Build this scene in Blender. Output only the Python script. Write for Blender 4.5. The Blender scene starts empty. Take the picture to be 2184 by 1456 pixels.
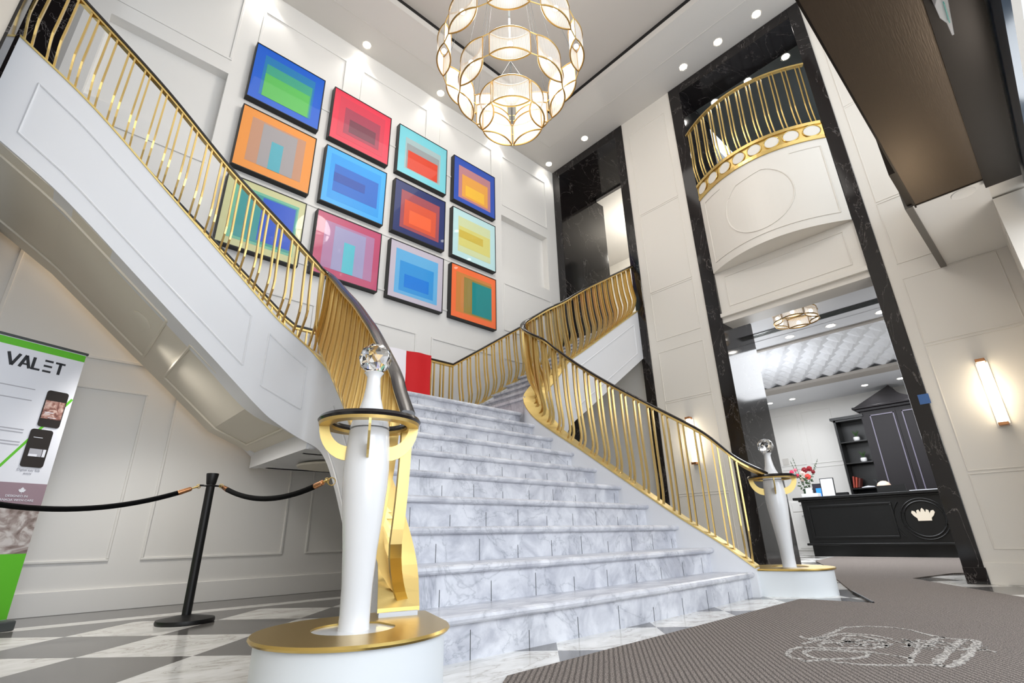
import bpy, bmesh, math, random
from mathutils import Vector, Matrix
random.seed(7)
S = bpy.context.scene
COL = S.collection
# ------------------------------------------------------------------ camera
cam_d = bpy.data.cameras.new('camera'); cam = bpy.data.objects.new('camera', cam_d); COL.objects.link(cam)
cam_d.sensor_width = 36.0; cam_d.lens = 1068.8/2184*36.0; cam_d.clip_start = 0.02; cam_d.clip_end = 200
R0 = Vector((0.73944012, -0.67287563, -0.02160343)); R1 = Vector((0.22844163, 0.28096749, -0.93213287)); R2 = Vector((0.63327935, 0.68432131, 0.36147144))
CAMH = 0.495
mw = Matrix.Identity(4)
for i in range(3):
    mw[i][0] = R0[i]; mw[i][1] = -R1[i]; mw[i][2] = -R2[i]
mw[2][3] = CAMH
cam.matrix_world = mw
S.camera = cam
# ------------------------------------------------------------------ world, colour management
S.view_settings.view_transform = 'Standard'; S.view_settings.look = 'None'
S.view_settings.gamma = 1.0; S.view_settings.use_curve_mapping = False
S.view_settings.exposure = 0.50
W = bpy.data.worlds.new('world'); S.world = W; W.use_nodes = True
W.node_tree.nodes['Background'].inputs[0].default_value = (0.80, 0.89, 1.0, 1)
W.node_tree.nodes['Background'].inputs[1].default_value = 0.95
cy = S.cycles
cy.max_bounces = 8; cy.diffuse_bounces = 4; cy.glossy_bounces = 4; cy.transmission_bounces = 6; cy.transparent_max_bounces = 12
cy.caustics_reflective = False; cy.caustics_refractive = False; cy.sample_clamp_indirect = 6.0
cy.use_denoising = True
PI = math.pi

def light(name, kind, loc, energy, color=(1, .95, .88), rot=None, size=.2, sizey=None, spot=None, blend=.5):
    l = bpy.data.lights.new(name, kind); o = bpy.data.objects.new(name, l); COL.objects.link(o)
    l.energy = energy; l.color = color; o.location = loc
    if rot: o.rotation_euler = rot
    if kind == 'AREA':
        l.size = size
        if sizey: l.shape = 'RECTANGLE'; l.size_y = sizey
    else: l.shadow_soft_size = size
    if spot: l.spot_size = math.radians(spot); l.spot_blend = blend
    return o
# daylight entering through the glazed entrance behind the camera
light('entrance_daylight', 'AREA', (2.6, -2.6, 2.9), 100, (.84, .91, 1.0), (math.radians(80), 0, 0), 6.5, 4.6)
light('side_fill', 'AREA', (.1, -1.6, 1.5), 48, (.92, .95, 1.0), (math.radians(88), 0, math.radians(8)), 2.4, 2.2)  # fill added from the left front to lift the wall under the stairs
light('vestibule_fill', 'POINT', (4.7, -.75, 1.7), 30, (1, .94, .86), size=.35)  # added fill without a fixture, brightens the entry ceiling and soffit
# broad unseen area light high above the entrance, tilted towards the stairs
light('upper_area_light', 'AREA', (2.8, -1.2, 7.2), 40, (1, .96, .90), (math.radians(35), 0, 0), 6.0, 2.0)

# ------------------------------------------------------------------ helpers
def lin(c):
    return tuple(((v/255)/12.92 if v/255 <= .04045 else ((v/255+.055)/1.055)**2.4) for v in c)
def mat(name, rgb, rough=.5, metal=0.0, emit=None, estr=0.0, spec=.5, coat=0.0, trans=0.0, ior=1.45, alpha=1.0):
    m = bpy.data.materials.new(name); m.use_nodes = True
    b = m.node_tree.nodes['Principled BSDF']
    b.inputs['Base Color'].default_value = (*lin(rgb), 1)
    b.inputs['Roughness'].default_value = rough; b.inputs['Metallic'].default_value = metal
    b.inputs['Specular IOR Level'].default_value = spec; b.inputs['Coat Weight'].default_value = coat
    b.inputs['Transmission Weight'].default_value = trans; b.inputs['IOR'].default_value = ior
    b.inputs['Alpha'].default_value = alpha
    if emit:
        b.inputs['Emission Color'].default_value = (*lin(emit), 1); b.inputs['Emission Strength'].default_value = estr
    return m
def nt(m): return m.node_tree.nodes, m.node_tree.links, m.node_tree.nodes['Principled BSDF']
def coords(m, scale=(1, 1, 1), rot=(0, 0, 0)):
    n, l, b = nt(m)
    g = n.new('ShaderNodeNewGeometry'); mp = n.new('ShaderNodeMapping')
    mp.inputs['Scale'].default_value = scale; mp.inputs['Rotation'].default_value = rot
    l.new(g.outputs['Position'], mp.inputs['Vector'])
    return mp.outputs['Vector']
def ramp(m, fac, stops):
    n, l, b = nt(m)
    r = n.new('ShaderNodeValToRGB'); l.new(fac, r.inputs['Fac'])
    e = r.color_ramp.elements
    while len(e) < len(stops): e.new(.5)
    for i, (p, c) in enumerate(stops): e[i].position = p; e[i].color = (*c, 1)
    return r.outputs['Color']
def noise(m, vec, scale, detail=4, dist=0.0, rough=.5):
    n, l, b = nt(m)
    t = n.new('ShaderNodeTexNoise'); l.new(vec, t.inputs['Vector'])
    t.inputs['Scale'].default_value = scale; t.inputs['Detail'].default_value = detail
    t.inputs['Distortion'].default_value = dist; t.inputs['Roughness'].default_value = rough
    return t.outputs['Fac']
def bump(m, h, strength=.2, dist=.01):
    n, l, b = nt(m)
    bp = n.new('ShaderNodeBump'); bp.inputs['Strength'].default_value = strength; bp.inputs['Distance'].default_value = dist
    l.new(h, bp.inputs['Height']); l.new(bp.outputs['Normal'], b.inputs['Normal'])
def vein(m, base, veinc, scale=1.0, width=.03, rot=(0.3, .2, .6), soft=None):
    """marble: thin contour lines of a distorted noise plus a soft cloud"""
    n, l, b = nt(m)
    v = coords(m, (scale, scale*2.2, scale), rot)
    f = noise(m, v, 1.6, 6, 1.2, .6)
    a = n.new('ShaderNodeMath'); a.operation = 'SUBTRACT'; l.new(f, a.inputs[0]); a.inputs[1].default_value = .5
    c = n.new('ShaderNodeMath'); c.operation = 'ABSOLUTE'; l.new(a.outputs[0], c.inputs[0])
    r = ramp(m, c.outputs[0], [(0.0, veinc), (width, tuple(x*.85+y*.15 for x, y in zip(base, veinc))), (width*3.5, base)])
    f2 = noise(m, v, 6, 5, .6, .6)
    r2 = ramp(m, f2, [(.35, tuple(x*(soft or .92) for x in base)), (.62, (1, 1, 1) if max(base) > .3 else tuple(x*1.2 for x in base))])
    mx = n.new('ShaderNodeMix'); mx.data_type = 'RGBA'; mx.blend_type = 'MULTIPLY' if max(base) > .3 else 'MIX'
    mx.inputs['Factor'].default_value = 1.0 if max(base) > .3 else .25
    l.new(r, mx.inputs[6]); l.new(r2, mx.inputs[7])
    return mx.outputs[2]

class MB:
    def __init__(s): s.v = []; s.f = []; s.mi = []; s.cur = 0
    def add(s, vs, fs):
        o = len(s.v); s.v += [tuple(v) for v in vs]; s.f += [tuple(i+o for i in f) for f in fs]; s.mi += [s.cur]*len(fs); return s
    def box(s, x0, y0, z0, x1, y1, z1):
        vs = [(x, y, z) for z in (z0, z1) for y in (y0, y1) for x in (x0, x1)]
        return s.add(vs, [(0, 2, 3, 1), (4, 5, 7, 6), (0, 1, 5, 4), (2, 6, 7, 3), (0, 4, 6, 2), (1, 3, 7, 5)])
    def obox(s, c, ax, ay, az):
        """box from centre and three half axes"""
        c, ax, ay, az = map(Vector, (c, ax, ay, az))
        vs = [c+ax*i+ay*j+az*k for k in (-1, 1) for j in (-1, 1) for i in (-1, 1)]
        return s.add(vs, [(0, 2, 3, 1), (4, 5, 7, 6), (0, 1, 5, 4), (2, 6, 7, 3), (0, 4, 6, 2), (1, 3, 7, 5)])
    def sweep(s, secs, closed=False, caps=True):
        """secs: list of rings (same length)"""
        n = len(secs[0]); vs = [p for sec in secs for p in sec]; fs = []
        m = len(secs)
        for i in range(m if closed else m-1):
            for j in range(n):
                a = i*n+j; b = i*n+(j+1) % n; c = ((i+1) % m)*n+(j+1) % n; d = ((i+1) % m)*n+j
                fs.append((a, b, c, d))
        if caps and not closed:
            fs.append(tuple(range(n-1, -1, -1))); fs.append(tuple((m-1)*n+j for j in range(n)))
        return s.add(vs, fs)
    def tube(s, pts, r, n=8, closed=False, up=(0, 0, 1)):
        pts = [Vector(p) for p in pts]; secs = []
        m = len(pts)
        for i, p in enumerate(pts):
            t = (pts[(i+1) % m]-pts[i-1]) if closed or 0 < i < m-1 else (pts[1]-pts[0] if i == 0 else pts[-1]-pts[-2])
            t = t.normalized(); u = Vector(up)
            if abs(t.dot(u)) > .95: u = Vector((1, 0, 0))
            a = t.cross(u).normalized(); b = a.cross(t).normalized()
            rr = r[i] if isinstance(r, (list, tuple)) else r
            secs.append([p+a*math.cos(2*PI*k/n)*rr+b*math.sin(2*PI*k/n)*rr for k in range(n)])
        return s.sweep(secs, closed)
    def rail(s, pts, sec, closed=False):
        """sweep a section given as (sideways, up) pairs; sideways is horizontal"""
        pts = [Vector(p) for p in pts]; secs = []; m = len(pts)
        for i, p in enumerate(pts):
            t = (pts[(i+1) % m]-pts[i-1]) if closed or 0 < i < m-1 else (pts[1]-pts[0] if i == 0 else pts[-1]-pts[-2])
            a = Vector((t.y, -t.x, 0)).normalized()
            secs.append([p+a*u+Vector((0, 0, w)) for u, w in sec])
        return s.sweep(secs, closed)
    def lathe(s, prof, c=(0, 0, 0), n=32):
        c = Vector(c); secs = []
        for r, z in prof:
            secs.append([c+Vector((math.cos(2*PI*k/n)*max(r, 1e-4), math.sin(2*PI*k/n)*max(r, 1e-4), z)) for k in range(n)])
        return s.sweep(secs, caps=False)
    def cyl(s, a, b, r, n=12): return s.tube([a, b], r, n)
    def prism(s, poly, z0, z1):
        n = len(poly)
        vs = [(x, y, z0) for x, y in poly]+[(x, y, z1) for x, y in poly]
        fs = [tuple(range(n-1, -1, -1)), tuple(range(n, 2*n))]+[(i, (i+1) % n, n+(i+1) % n, n+i) for i in range(n)]
        return s.add(vs, fs)
    def fanprism(s, poly, f, d0, d1):
        """extrude polygon; f maps (u,v,d) -> xyz"""
        n = len(poly)
        vs = [f(u, v, d0) for u, v in poly]+[f(u, v, d1) for u, v in poly]
        fs = [tuple(range(n-1, -1, -1)), tuple(range(n, 2*n))]+[(i, (i+1) % n, n+(i+1) % n, n+i) for i in range(n)]
        return s.add(vs, fs)
    def ball(s, c, r, n=16, sq=(1, 1, 1)):
        c = Vector(c); secs = []
        for i in range(n//2+1):
            a = -PI/2+PI*i/(n//2); rr = max(math.cos(a)*r, 1e-4)
            secs.append([c+Vector((math.cos(2*PI*k/n)*rr*sq[0], math.sin(2*PI*k/n)*rr*sq[1], math.sin(a)*r*sq[2])) for k in range(n)])
        return s.sweep(secs)
    def build(s, name, m, parent=None, smooth=False, bevel=0.0):
        me = bpy.data.meshes.new(name); me.from_pydata(s.v, [], s.f)
        mats = m if isinstance(m, (list, tuple)) else [m]
        for x in mats: me.materials.append(x)
        for p, i in zip(me.polygons, s.mi): p.material_index = i
        bm = bmesh.new(); bm.from_mesh(me); bmesh.ops.recalc_face_normals(bm, faces=bm.faces); bm.to_mesh(me); bm.free()
        o = bpy.data.objects.new(name, me); COL.objects.link(o)
        if smooth:
            for p in me.polygons: p.use_smooth = True
            try: me.set_sharp_from_angle(angle=math.radians(38))
            except Exception: pass
        if bevel:
            b = o.modifiers.new('bevel', 'BEVEL'); b.width = bevel; b.segments = 2; b.limit_method = 'ANGLE'
        if parent is not None: o.parent = parent
        return o
def tag(o, label, cat, group=None, kind=None):
    o['label'] = label; o['category'] = cat
    if group: o['group'] = group
    if kind: o['kind'] = kind
    return o
def empty(name, loc=(0, 0, 0), rz=0):
    o = bpy.data.objects.new(name, None); COL.objects.link(o); o.location = loc; o.rotation_euler = (0, 0, rz); o.empty_display_size = .1
    return o
def thing(name, label, cat, loc=(0, 0, 0), rz=0, group=None): return tag(empty(name, loc, rz), label, cat, group)
def struct(o, label=None):
    o['kind'] = 'structure'
    if label: o['label'] = label
    return o
def copy_tree(o, parent=None):
    c = o.copy(); COL.objects.link(c)
    if parent is not None: c.parent = parent
    for ch in list(o.children): copy_tree(ch, c)
    return c

def spline(P, step=.05):
    """Catmull-Rom through points of any dimension, resampled about evenly in 3D length of first three coords"""
    P = [Vector(p) for p in P]; out = []
    for i in range(len(P)-1):
        a = P[i-1] if i > 0 else P[0]*2-P[1]; b = P[i]; c = P[i+1]; d = P[i+2] if i+2 < len(P) else P[-1]*2-P[-2]
        n = max(1, int((c-b).length/step))
        for k in range(n):
            t = k/n
            out.append(.5*((2*b)+(c-a)*t+(2*a-5*b+4*c-d)*t*t+(3*b-a-3*c+d)*t**3))
    out.append(P[-1]); return out
def interp(tab, x):
    if x <= tab[0][0]: return tab[0][1]
    for (a, u), (b, v) in zip(tab, tab[1:]):
        if x <= b: return u+(v-u)*(x-a)/(b-a)
    return tab[-1][1]

# ------------------------------------------------------------------ materials
M = {}
M['wall'] = mat('painted_wall', (228, 226, 222), .35)
M['wallwarm'] = mat('painted_wall_warm', (226, 221, 212), .4)
M['white'] = mat('painted_stringer', (222, 223, 226), .28)
M['ceil'] = mat('ceiling_paint', (206, 202, 196), .6)
M['ceil2'] = mat('ceiling_tray_paint', (184, 178, 171), .6)
M['soffit'] = mat('soffit_paint', (224, 217, 202), .5)
M['gold'] = mat('brushed_gold', (216, 186, 118), .32, 1.0)
M['goldpale'] = mat('pale_gold_plate', (218, 194, 126), .40, .8)
M['goldsheet'] = mat('gold_sheet', (206, 176, 102), .30, 1.0)
n, l, b = nt(M['goldsheet']); v = coords(M['goldsheet']); h = noise(M['goldsheet'], v, 90, 3); bump(M['goldsheet'], h, .12, .002)
M['framegold'] = mat('aged_gold_frame', (178, 144, 84), .35, 1.0)
M['railblack'] = mat('black_handrail', (24, 20, 22), .22, 0, spec=.6)
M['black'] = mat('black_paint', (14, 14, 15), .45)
M['velvet'] = mat('black_rope_cloth', (8, 8, 9), .9, spec=.15)
M['blackmarble'] = mat('black_marble', (12, 11, 12), .09, 0, spec=.55)
o_ = vein(M['blackmarble'], (.010, .008, .008), (.20, .18, .17), .8, .0022, (.5, .9, .3)); nt(M['blackmarble'])[1].new(o_, nt(M['blackmarble'])[2].inputs['Base Color'])
M['marble'] = mat('white_marble', (222, 222, 226), .28)
o_ = vein(M['marble'], lin((214, 215, 220)), lin((186, 188, 194)), 1.0, .010, (.2, .5, .6), .955); nt(M['marble'])[1].new(o_, nt(M['marble'])[2].inputs['Base Color'])
M['newel'] = mat('white_lacquer', (228, 228, 228), .18, coat=.4)
M['plinth'] = mat('white_plinth', (222, 226, 228), .35)
M['crystal'] = mat('crystal_glass', (255, 255, 255), .0, trans=1.0, ior=1.5)
M['glass'] = mat('clear_glass', (235, 245, 242), .0, trans=1.0, ior=1.2, alpha=.25)
M['bronze'] = mat('bronze_sheet', (92, 80, 68), .30, .85)
n, l, b = nt(M['bronze']); v = coords(M['bronze'], (1, 14, 1)); h = noise(M['bronze'], v, 12, 5); bump(M['bronze'], h, .18, .003)
M['bronzedark'] = mat('dark_bronze', (38, 32, 27), .3, .7)
M['desk'] = mat('black_lacquer_wood', (20, 20, 20), .30)
M['darkwood'] = mat('dark_wood', (31, 27, 30), .42, spec=.35)
M['bulb'] = mat('lamp_disc', (255, 255, 255), .5, emit=(255, 250, 240), estr=14)
M['tube'] = mat('lamp_tube', (255, 255, 255), .5, emit=(255, 238, 205), estr=4.0)
M['shade'] = mat('pleated_shade', (222, 216, 208), .5, emit=(255, 244, 230), estr=.20, alpha=.55)
M['bulbwarm'] = mat('lamp_bulb', (255, 255, 255), .5, emit=(255, 248, 238), estr=9)
M['red'] = mat('flag_red', (200, 14, 22), .7)
M['flagwhite'] = mat('flag_white', (236, 232, 236), .7)
M['copper'] = mat('copper_end', (196, 140, 98), .2, 1.0)
M['paper'] = mat('paper', (232, 234, 240), .6)
M['pot'] = mat('white_pot', (235, 235, 235), .3)
M['green'] = mat('leaf_green', (58, 84, 48), .6)
M['vent'] = mat('vent_grey', (70, 74, 74), .5)
M['tuft'] = mat('white_relief_panel', (238, 240, 244), .45)
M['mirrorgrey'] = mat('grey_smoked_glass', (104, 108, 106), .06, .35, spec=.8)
M['brightblue'] = mat('emissive_blue', (40, 120, 210), .3, emit=(50, 130, 220), estr=.6)  # bright blue with a weak emission of its own

# shade: fine vertical pleats
n, l, b = nt(M['shade']); b.inputs['Transmission Weight'].default_value = 0.0; g = n.new('ShaderNodeTexCoord'); w_ = n.new('ShaderNodeTexWave'); w_.wave_type = 'BANDS'; w_.bands_direction = 'X'
w_.inputs['Scale'].default_value = 28; l.new(g.outputs['Object'], w_.inputs['Vector'])
c_ = ramp(M['shade'], w_.outputs['Fac'], [(0, (.36, .36, .36)), (1, (.78, .78, .78))]); l.new(c_, b.inputs['Alpha'])

# checkerboard floor: 0.573 m squares laid diagonally, with plain border bands
def floor_material():
    m = mat('checker_floor', (230, 230, 228), .16, spec=.5)
    n, l, b = nt(m)
    g = n.new('ShaderNodeNewGeometry'); sp = n.new('ShaderNodeSeparateXYZ'); l.new(g.outputs['Position'], sp.inputs[0])
    def mth(op, a, b_=None):
        k = n.new('ShaderNodeMath'); k.operation = op
        for i, q in enumerate((a, b_)):
            if q is None: continue
            if isinstance(q, (int, float)): k.inputs[i].default_value = q
            else: l.new(q, k.inputs[i])
        return k.outputs[0]
    X = mth('SUBTRACT', sp.outputs['X'], .72); Y = mth('SUBTRACT', sp.outputs['Y'], 3.45)
    p = .81
    U = mth('DIVIDE', mth('ADD', X, Y), p); V = mth('DIVIDE', mth('SUBTRACT', X, Y), p)
    u = mth('FLOOR', mth('ADD', U, .5)); v = mth('FLOOR', mth('ADD', V, .5))
    chk = mth('ABSOLUTE', mth('MODULO', mth('ADD', u, v), 2.0))   # 0 white 1 dark
    y = sp.outputs['Y']
    b1 = mth('GREATER_THAN', y, 4.64)                 # border starts
    light_strip = mth('MULTIPLY', mth('GREATER_THAN', y, 4.80), mth('LESS_THAN', y, 4.97))
    dark = mth('MAXIMUM', mth('MULTIPLY', chk, mth('SUBTRACT', 1.0, b1)), mth('SUBTRACT', b1, light_strip))
    # right border beside the black portal bases
    xr = sp.outputs['X']
    white = n.new('ShaderNodeRGB')
    vw = vein(m, lin((236, 235, 232)), lin((188, 182, 172)), .9, .010, (.1, .2, .5), .95)
    vec = coords(m, (1, 1, 1)); nf = noise(m, vec, 3, 5, .8)
    vd = ramp(m, nf, [(.3, lin((90, 87, 85))), (.7, lin((106, 103, 100)))])
    mx = n.new('ShaderNodeMix'); mx.data_type = 'RGBA'; l.new(dark, mx.inputs['Factor']); l.new(vw, mx.inputs[6]); l.new(vd, mx.inputs[7])
    l.new(mx.outputs[2], b.inputs['Base Color'])
    return m
M['floor'] = floor_material()
def mat_material():
    m = mat('ribbed_entry_mat', (110, 102, 98), .95, spec=.1)
    n, l, b = nt(m)
    v = coords(m, (1, 1, 1))
    f = noise(m, v, 260, 2); c1 = ramp(m, f, [(.35, lin((84, 78, 76))), (.65, lin((168, 158, 150)))])
    g = n.new('ShaderNodeNewGeometry'); mp = n.new('ShaderNodeMapping'); l.new(g.outputs['Position'], mp.inputs['Vector'])
    mp.inputs['Rotation'].default_value = (0, 0, math.radians(52))
    w = n.new('ShaderNodeTexWave'); w.inputs['Scale'].default_value = 15; w.inputs['Distortion'].default_value = .6; w.inputs['Detail'].default_value = 1
    l.new(mp.outputs['Vector'], w.inputs['Vector'])
    c2 = ramp(m, w.outputs['Fac'], [(.0, (.34, .34, .34)), (.6, (1, 1, 1))])
    mx = n.new('ShaderNodeMix'); mx.data_type = 'RGBA'; mx.blend_type = 'MULTIPLY'; mx.inputs['Factor'].default_value = .8
    l.new(c1, mx.inputs[6]); l.new(c2, mx.inputs[7]); l.new(mx.outputs[2], b.inputs['Base Color'])
    bump(m, f, .5, .01)
    return m
M['mat'] = mat_material()
m = mat('mat_logo_thread', (176, 172, 166), .95, spec=.1); n, l, b = nt(m); f = noise(m, coords(m), 120, 2)
c_ = ramp(m, f, [(.40, lin((104, 98, 94))), (.56, lin((190, 186, 180)))]); l.new(c_, b.inputs['Base Color']); M['logo'] = m

XR = 6.467; YB = 5.62; ZC = 7.545; XL = -.80
# ================================================================== ROOM SHELL
struct(MB().box(XL-.3, -3.2, -.12, 14.2, 9.5, 0).build('floor', M['floor']), 'diagonal white and grey checkerboard stone floor')

# back wall (with recessed panels either side of the pictures)
wb = MB()
cols = [(-.58, .57), (5.01, 6.18)]; rz = (4.72, 5.85)
wb.box(XL, YB, 0, XR, YB+.3, rz[0]); wb.box(XL, YB, rz[1], XR, YB+.3, ZC+.4)
xs = [XL, cols[0][0], cols[0][1], cols[1][0], cols[1][1], XR]
for i in (0, 2, 4): wb.box(xs[i], YB, rz[0], xs[i+1], YB+.3, rz[1])
for a, c in cols: wb.box(a, YB+.13, rz[0], c, YB+.3, rz[1])
wall_back = struct(wb.build('wall_back', M['wall']), 'tall white panelled wall behind the staircase')
def moulding_y(mb, x0, z0, x1, z1, y, w=.028, d=.014):
    mb.box(x0, y-d, z0, x1, y+.002, z0+w); mb.box(x0, y-d, z1-w, x1, y+.002, z1)
    mb.box(x0, y-d, z0+w, x0+w, y+.002, z1-w); mb.box(x1-w, y-d, z0+w, x1, y+.002, z1-w)
mm = MB()
for a, c in ((-.58, .57), (.80, 1.98), (2.22, 3.40), (3.64, 4.80), (5.03, 6.21)):
    moulding_y(mm, a, 6.06, c, 7.18, YB)
    moulding_y(mm, a, 3.62, c, 4.50, YB); moulding_y(mm, a, 2.05, c, 3.15, YB)
for a, c in ((-.58, .57), (.79, 1.97), (2.2, 3.4), (3.6, 4.8), (5.03, 6.2)): moulding_y(mm, a, .37, c, 1.80, YB, .02, .012)
mm.box(XL, YB-.022, 0, XR, YB+.002, .17)
struct(mm.build('trim_1', M['wall'], bevel=.004), 'white raised mouldings and base board of the back wall')

# right wall with two tall portals
F1 = (3.872, YB); F2 = (.797, 2.892)
wr = MB(); T = .25
wr.box(XR, F2[1], 0, XR+T, F1[0], ZC+.4)
wr.box(XR, -.17, 0, XR+T, F2[0], ZC+.4)
struct(wr.build('wall_right', M['wallwarm']), 'tall off-white panelled wall with black marble portals')
def moulding_x(mb, y0, z0, y1, z1, x, w=.010, d=.006):
    mb.box(x-d, y0, z0, x+.002, y1, z0+w); mb.box(x-d, y0, z1-w, x+.002, y1, z1)
    mb.box(x-d, y0, z0+w, x+.002, y0+w, z1-w); mb.box(x-d, y1-w, z0+w, x+.002, y1, z1-w)
mm = MB()
for z0, z1 in ((.29, .95), (.97, 2.24), (2.26, 3.02), (3.20, 4.0), (4.02, 5.46), (5.48, 7.2)):
    moulding_x(mm, 3.02, z0, 3.74, z1, XR)
    moulding_x(mm, -.08, z0, .69, z1, XR)
mm.box(XR-.015, F2[1], 0, XR+.002, F1[0], .18); mm.box(XR-.015, -.17, 0, XR+.002, F2[0], .18)
struct(mm.build('trim_2', M['wallwarm'], bevel=.002), 'thin mouldings and base board of the right wall')

# wall of the entrance vestibule, at right angles to the right wall
ve = MB(); ve.box(5.35, -.42, 0, XR, -.17, 3.03)
ve.box(5.55, -.176, .35, 6.3, -.168, .365); ve.box(5.55, -.176, .35, 5.565, -.168, 2.8); ve.box(6.285, -.176, .35, 6.3, -.168, 2.8); ve.box(5.55, -.176, 2.785, 6.3, -.168, 2.8)
struct(ve.build('wall_entry', M['wallwarm']), 'short off-white wall beside the entrance')

# left wall with its own portal where the left flight passes
wl = MB(); wl.box(XL-.3, -3.0, 0, XL, 3.72, ZC+.4); wl.box(XL-.3, 3.72, 0, XL, YB+.3, 2.75)
struct(wl.build('wall_left', M['wallwarm']), 'off-white wall at the end of the left flight')

# ceiling with shallow tray
ce = MB(); tx0, tx1, ty0, ty1 = .27, 5.39, 1.0, 4.65
ce.box(XL-.3, -1.8, ZC, tx0, YB+.3, ZC+.2); ce.box(tx1, -1.8, ZC, XR+T, YB+.3, ZC+.2)
ce.box(tx0, -1.8, ZC, tx1, ty0, ZC+.2); ce.box(tx0, ty1, ZC, tx1, YB+.3, ZC+.2)
struct(ce.build('ceiling', M['ceil']), 'pale grey-beige ceiling border')
ct = MB(); ct.box(tx0-.3, ty0-.3, ZC+.195, tx1+.3, ty1+.3, ZC+.26)
struct(ct.build('ceiling_tray', M['ceil2']), 'raised centre of the ceiling')
tr = MB()
for a in (.0,):
    x0, x1, y0, y1 = tx0-.5, tx1+.5, ty0-.5, ty1+.5
    for q in ((x0, y1-.012, x1, y1), (x0, y0, x1, y0+.012), (x0, y0, x0+.012, y1), (x1-.012, y0, x1, y1)): tr.box(q[0], q[1], ZC-.006, q[2], q[3], ZC+.002)
    w = .02
    # lip of the tray: hangs inside the opening and leaves a narrow shadow gap under the raised centre
    for q in ((tx0, ty1-w, tx1, ty1), (tx0, ty0, tx1, ty0+w), (tx0, ty0, tx0+w, ty1), (tx1-w, ty0, tx1, ty1)): tr.box(q[0], q[1], ZC-.004, q[2], q[3], ZC+.11)
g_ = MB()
for q in ((tx0, ty1-.012, tx1, ty1), (tx0, ty0, tx1, ty0+.012), (tx0, ty0, tx0+.012, ty1), (tx1-.012, ty0, tx1, ty1)): g_.box(q[0], q[1], ZC+.11, q[2], q[3], ZC+.195)  # black strips carry the shade of the gap in their colour
struct(g_.build('trim_11', M['black']), 'black strip put in for the shadow gap under the raised ceiling centre')
struct(tr.build('trim_3', M['ceil']), 'edge moulding round the raised ceiling centre')

# black marble portal casings
def casing(y0, y1, depth, headdepth, iy0, iy1, name, label, zb=0, xin=XR):
    m_ = MB()
    p = .015
    m_.box(XR-p, y0, 0, XR+depth, iy0, ZC-.005); m_.box(XR-p, iy1, 0, XR+depth, y1, ZC-.005)
    m_.box(XR-p, iy0, 7.365, XR+headdepth, iy1, ZC-.005)
    return struct(m_.build(name, M['blackmarble'], bevel=.004), label)
casing(F1[0], YB-.002, 1.43, 1.2, 4.03, 5.44, 'trim_4', 'black marble surround of the far portal')
casing(F2[0], F2[1], 1.0, .55, .95, 2.70, 'trim_5', 'black marble surround of the lobby portal')
b_ = MB(); b_.box(XR-.03, F2[0]-.01, 0, XR+1.0, .95, .14); b_.box(XR-.03, F2[1]-.19, 0, XR+1.0, F2[1]+.01, .14)
struct(b_.build('baseboard_right', M['blackmarble'], bevel=.004), 'black marble plinths at the foot of the lobby portal')
# left wall portal (black, mirrored)
m_ = MB()
m_.box(XL-.9, 3.72, 2.75, XL+.015, 3.88, ZC-.005); m_.box(XL-.9, 5.30, 2.75, XL+.015, YB, ZC-.005); m_.box(XL-.9, 3.88, 7.365, XL+.015, 5.30, ZC-.005)
m_.box(XL-1.9, 3.72, 2.6, XL-1.8, YB, ZC)
struct(m_.build('trim_6', M['blackmarble']), 'black marble surround where the left flight ends')

# ---- upper corridor seen through the far portal
m_ = MB()
m_.box(10.2, 2.6, 3.6, 10.4, 7.5, 7.6); m_.box(XR+1.43, 7.2, 3.6, 10.4, 7.4, 7.6)
m_.box(XR, 5.62, 3.6, XR+1.43, 5.9, 7.6)
for y in (4.3, 5.2, 6.1): moulding_x(m_, y, 4.9, y+.75, 6.7, 10.2, .02, .02)
for y in (4.3, 5.2, 6.1): moulding_x(m_, y, 3.9, y+.75, 4.8, 10.2, .02, .02)
struct(m_.build('wall_corridor', M['wallwarm']), 'bright panelled wall of the upper corridor')
struct(MB().box(XR+1.2, 2.95, 7.30, 10.4, 7.5, 7.45).build('ceiling_corridor', M['ceil']), 'ceiling of the upper corridor')
struct(MB().box(XR+.02, 2.95, 3.62, 10.4, 7.5, 3.74).build('floor_corridor', M['marble']), 'floor of the upper corridor')
# infill below the right flight
struct(MB().box(XR+.1, 4.03, 0, XR+.2, 5.44, 3.62).build('wall_infill', M['wall']), 'plain recessed wall below the right flight')
light('corridor_lamp', 'POINT', (8.9, 5.0, 6.6), 70, (1, .95, .85), size=.2)

# ================================================================== BALCONY in the lobby portal
def bal(y, b=.30, x0=XR-.01):
    u = (y-.95)/(2.70-.95); return x0-b*4*u*(1-u)
bc = thing('balcony', 'curved white balcony with gold railing inside the black lobby portal', 'balcony', (XR, 1.825, 3.93))
def bpt(y, z, off=0.0): return Vector((bal(y)-off-XR, y-1.825, z-3.93))
N = 28; ys = [.955+(2.695-.955)*i/N for i in range(N+1)]
ap = MB()
secs = [[bpt(y, 3.93), bpt(y, 5.18), Vector((.25, y-1.825, 1.25)), Vector((.25, y-1.825, 0))] for y in ys]; ap.sweep(secs)
ap.build('apron', M['wallwarm'], bc, smooth=False)
def strip_on(mb, pts, w=.006, o=.006):
    for (y0, z0), (y1, z1) in zip(pts, pts[1:]):
        k = max(1, int(abs(y1-y0)/.06)); pp = [(y0+(y1-y0)*i/k, z0+(z1-z0)*i/k) for i in range(k+1)]
        for (a, c), (d, e) in zip(pp, pp[1:]):
            A = bpt(a, c, o*.5); B = bpt(d, e, o*.5); t = (B-A); L = t.length
            if L < 1e-5: continue
            t /= L; nrm = Vector((-1, 0, 0)); s_ = t.cross(nrm).normalized()
            mb.obox((A+B)/2, t*(L/2+.001), s_*w, nrm*o)
mo = MB()
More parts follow.
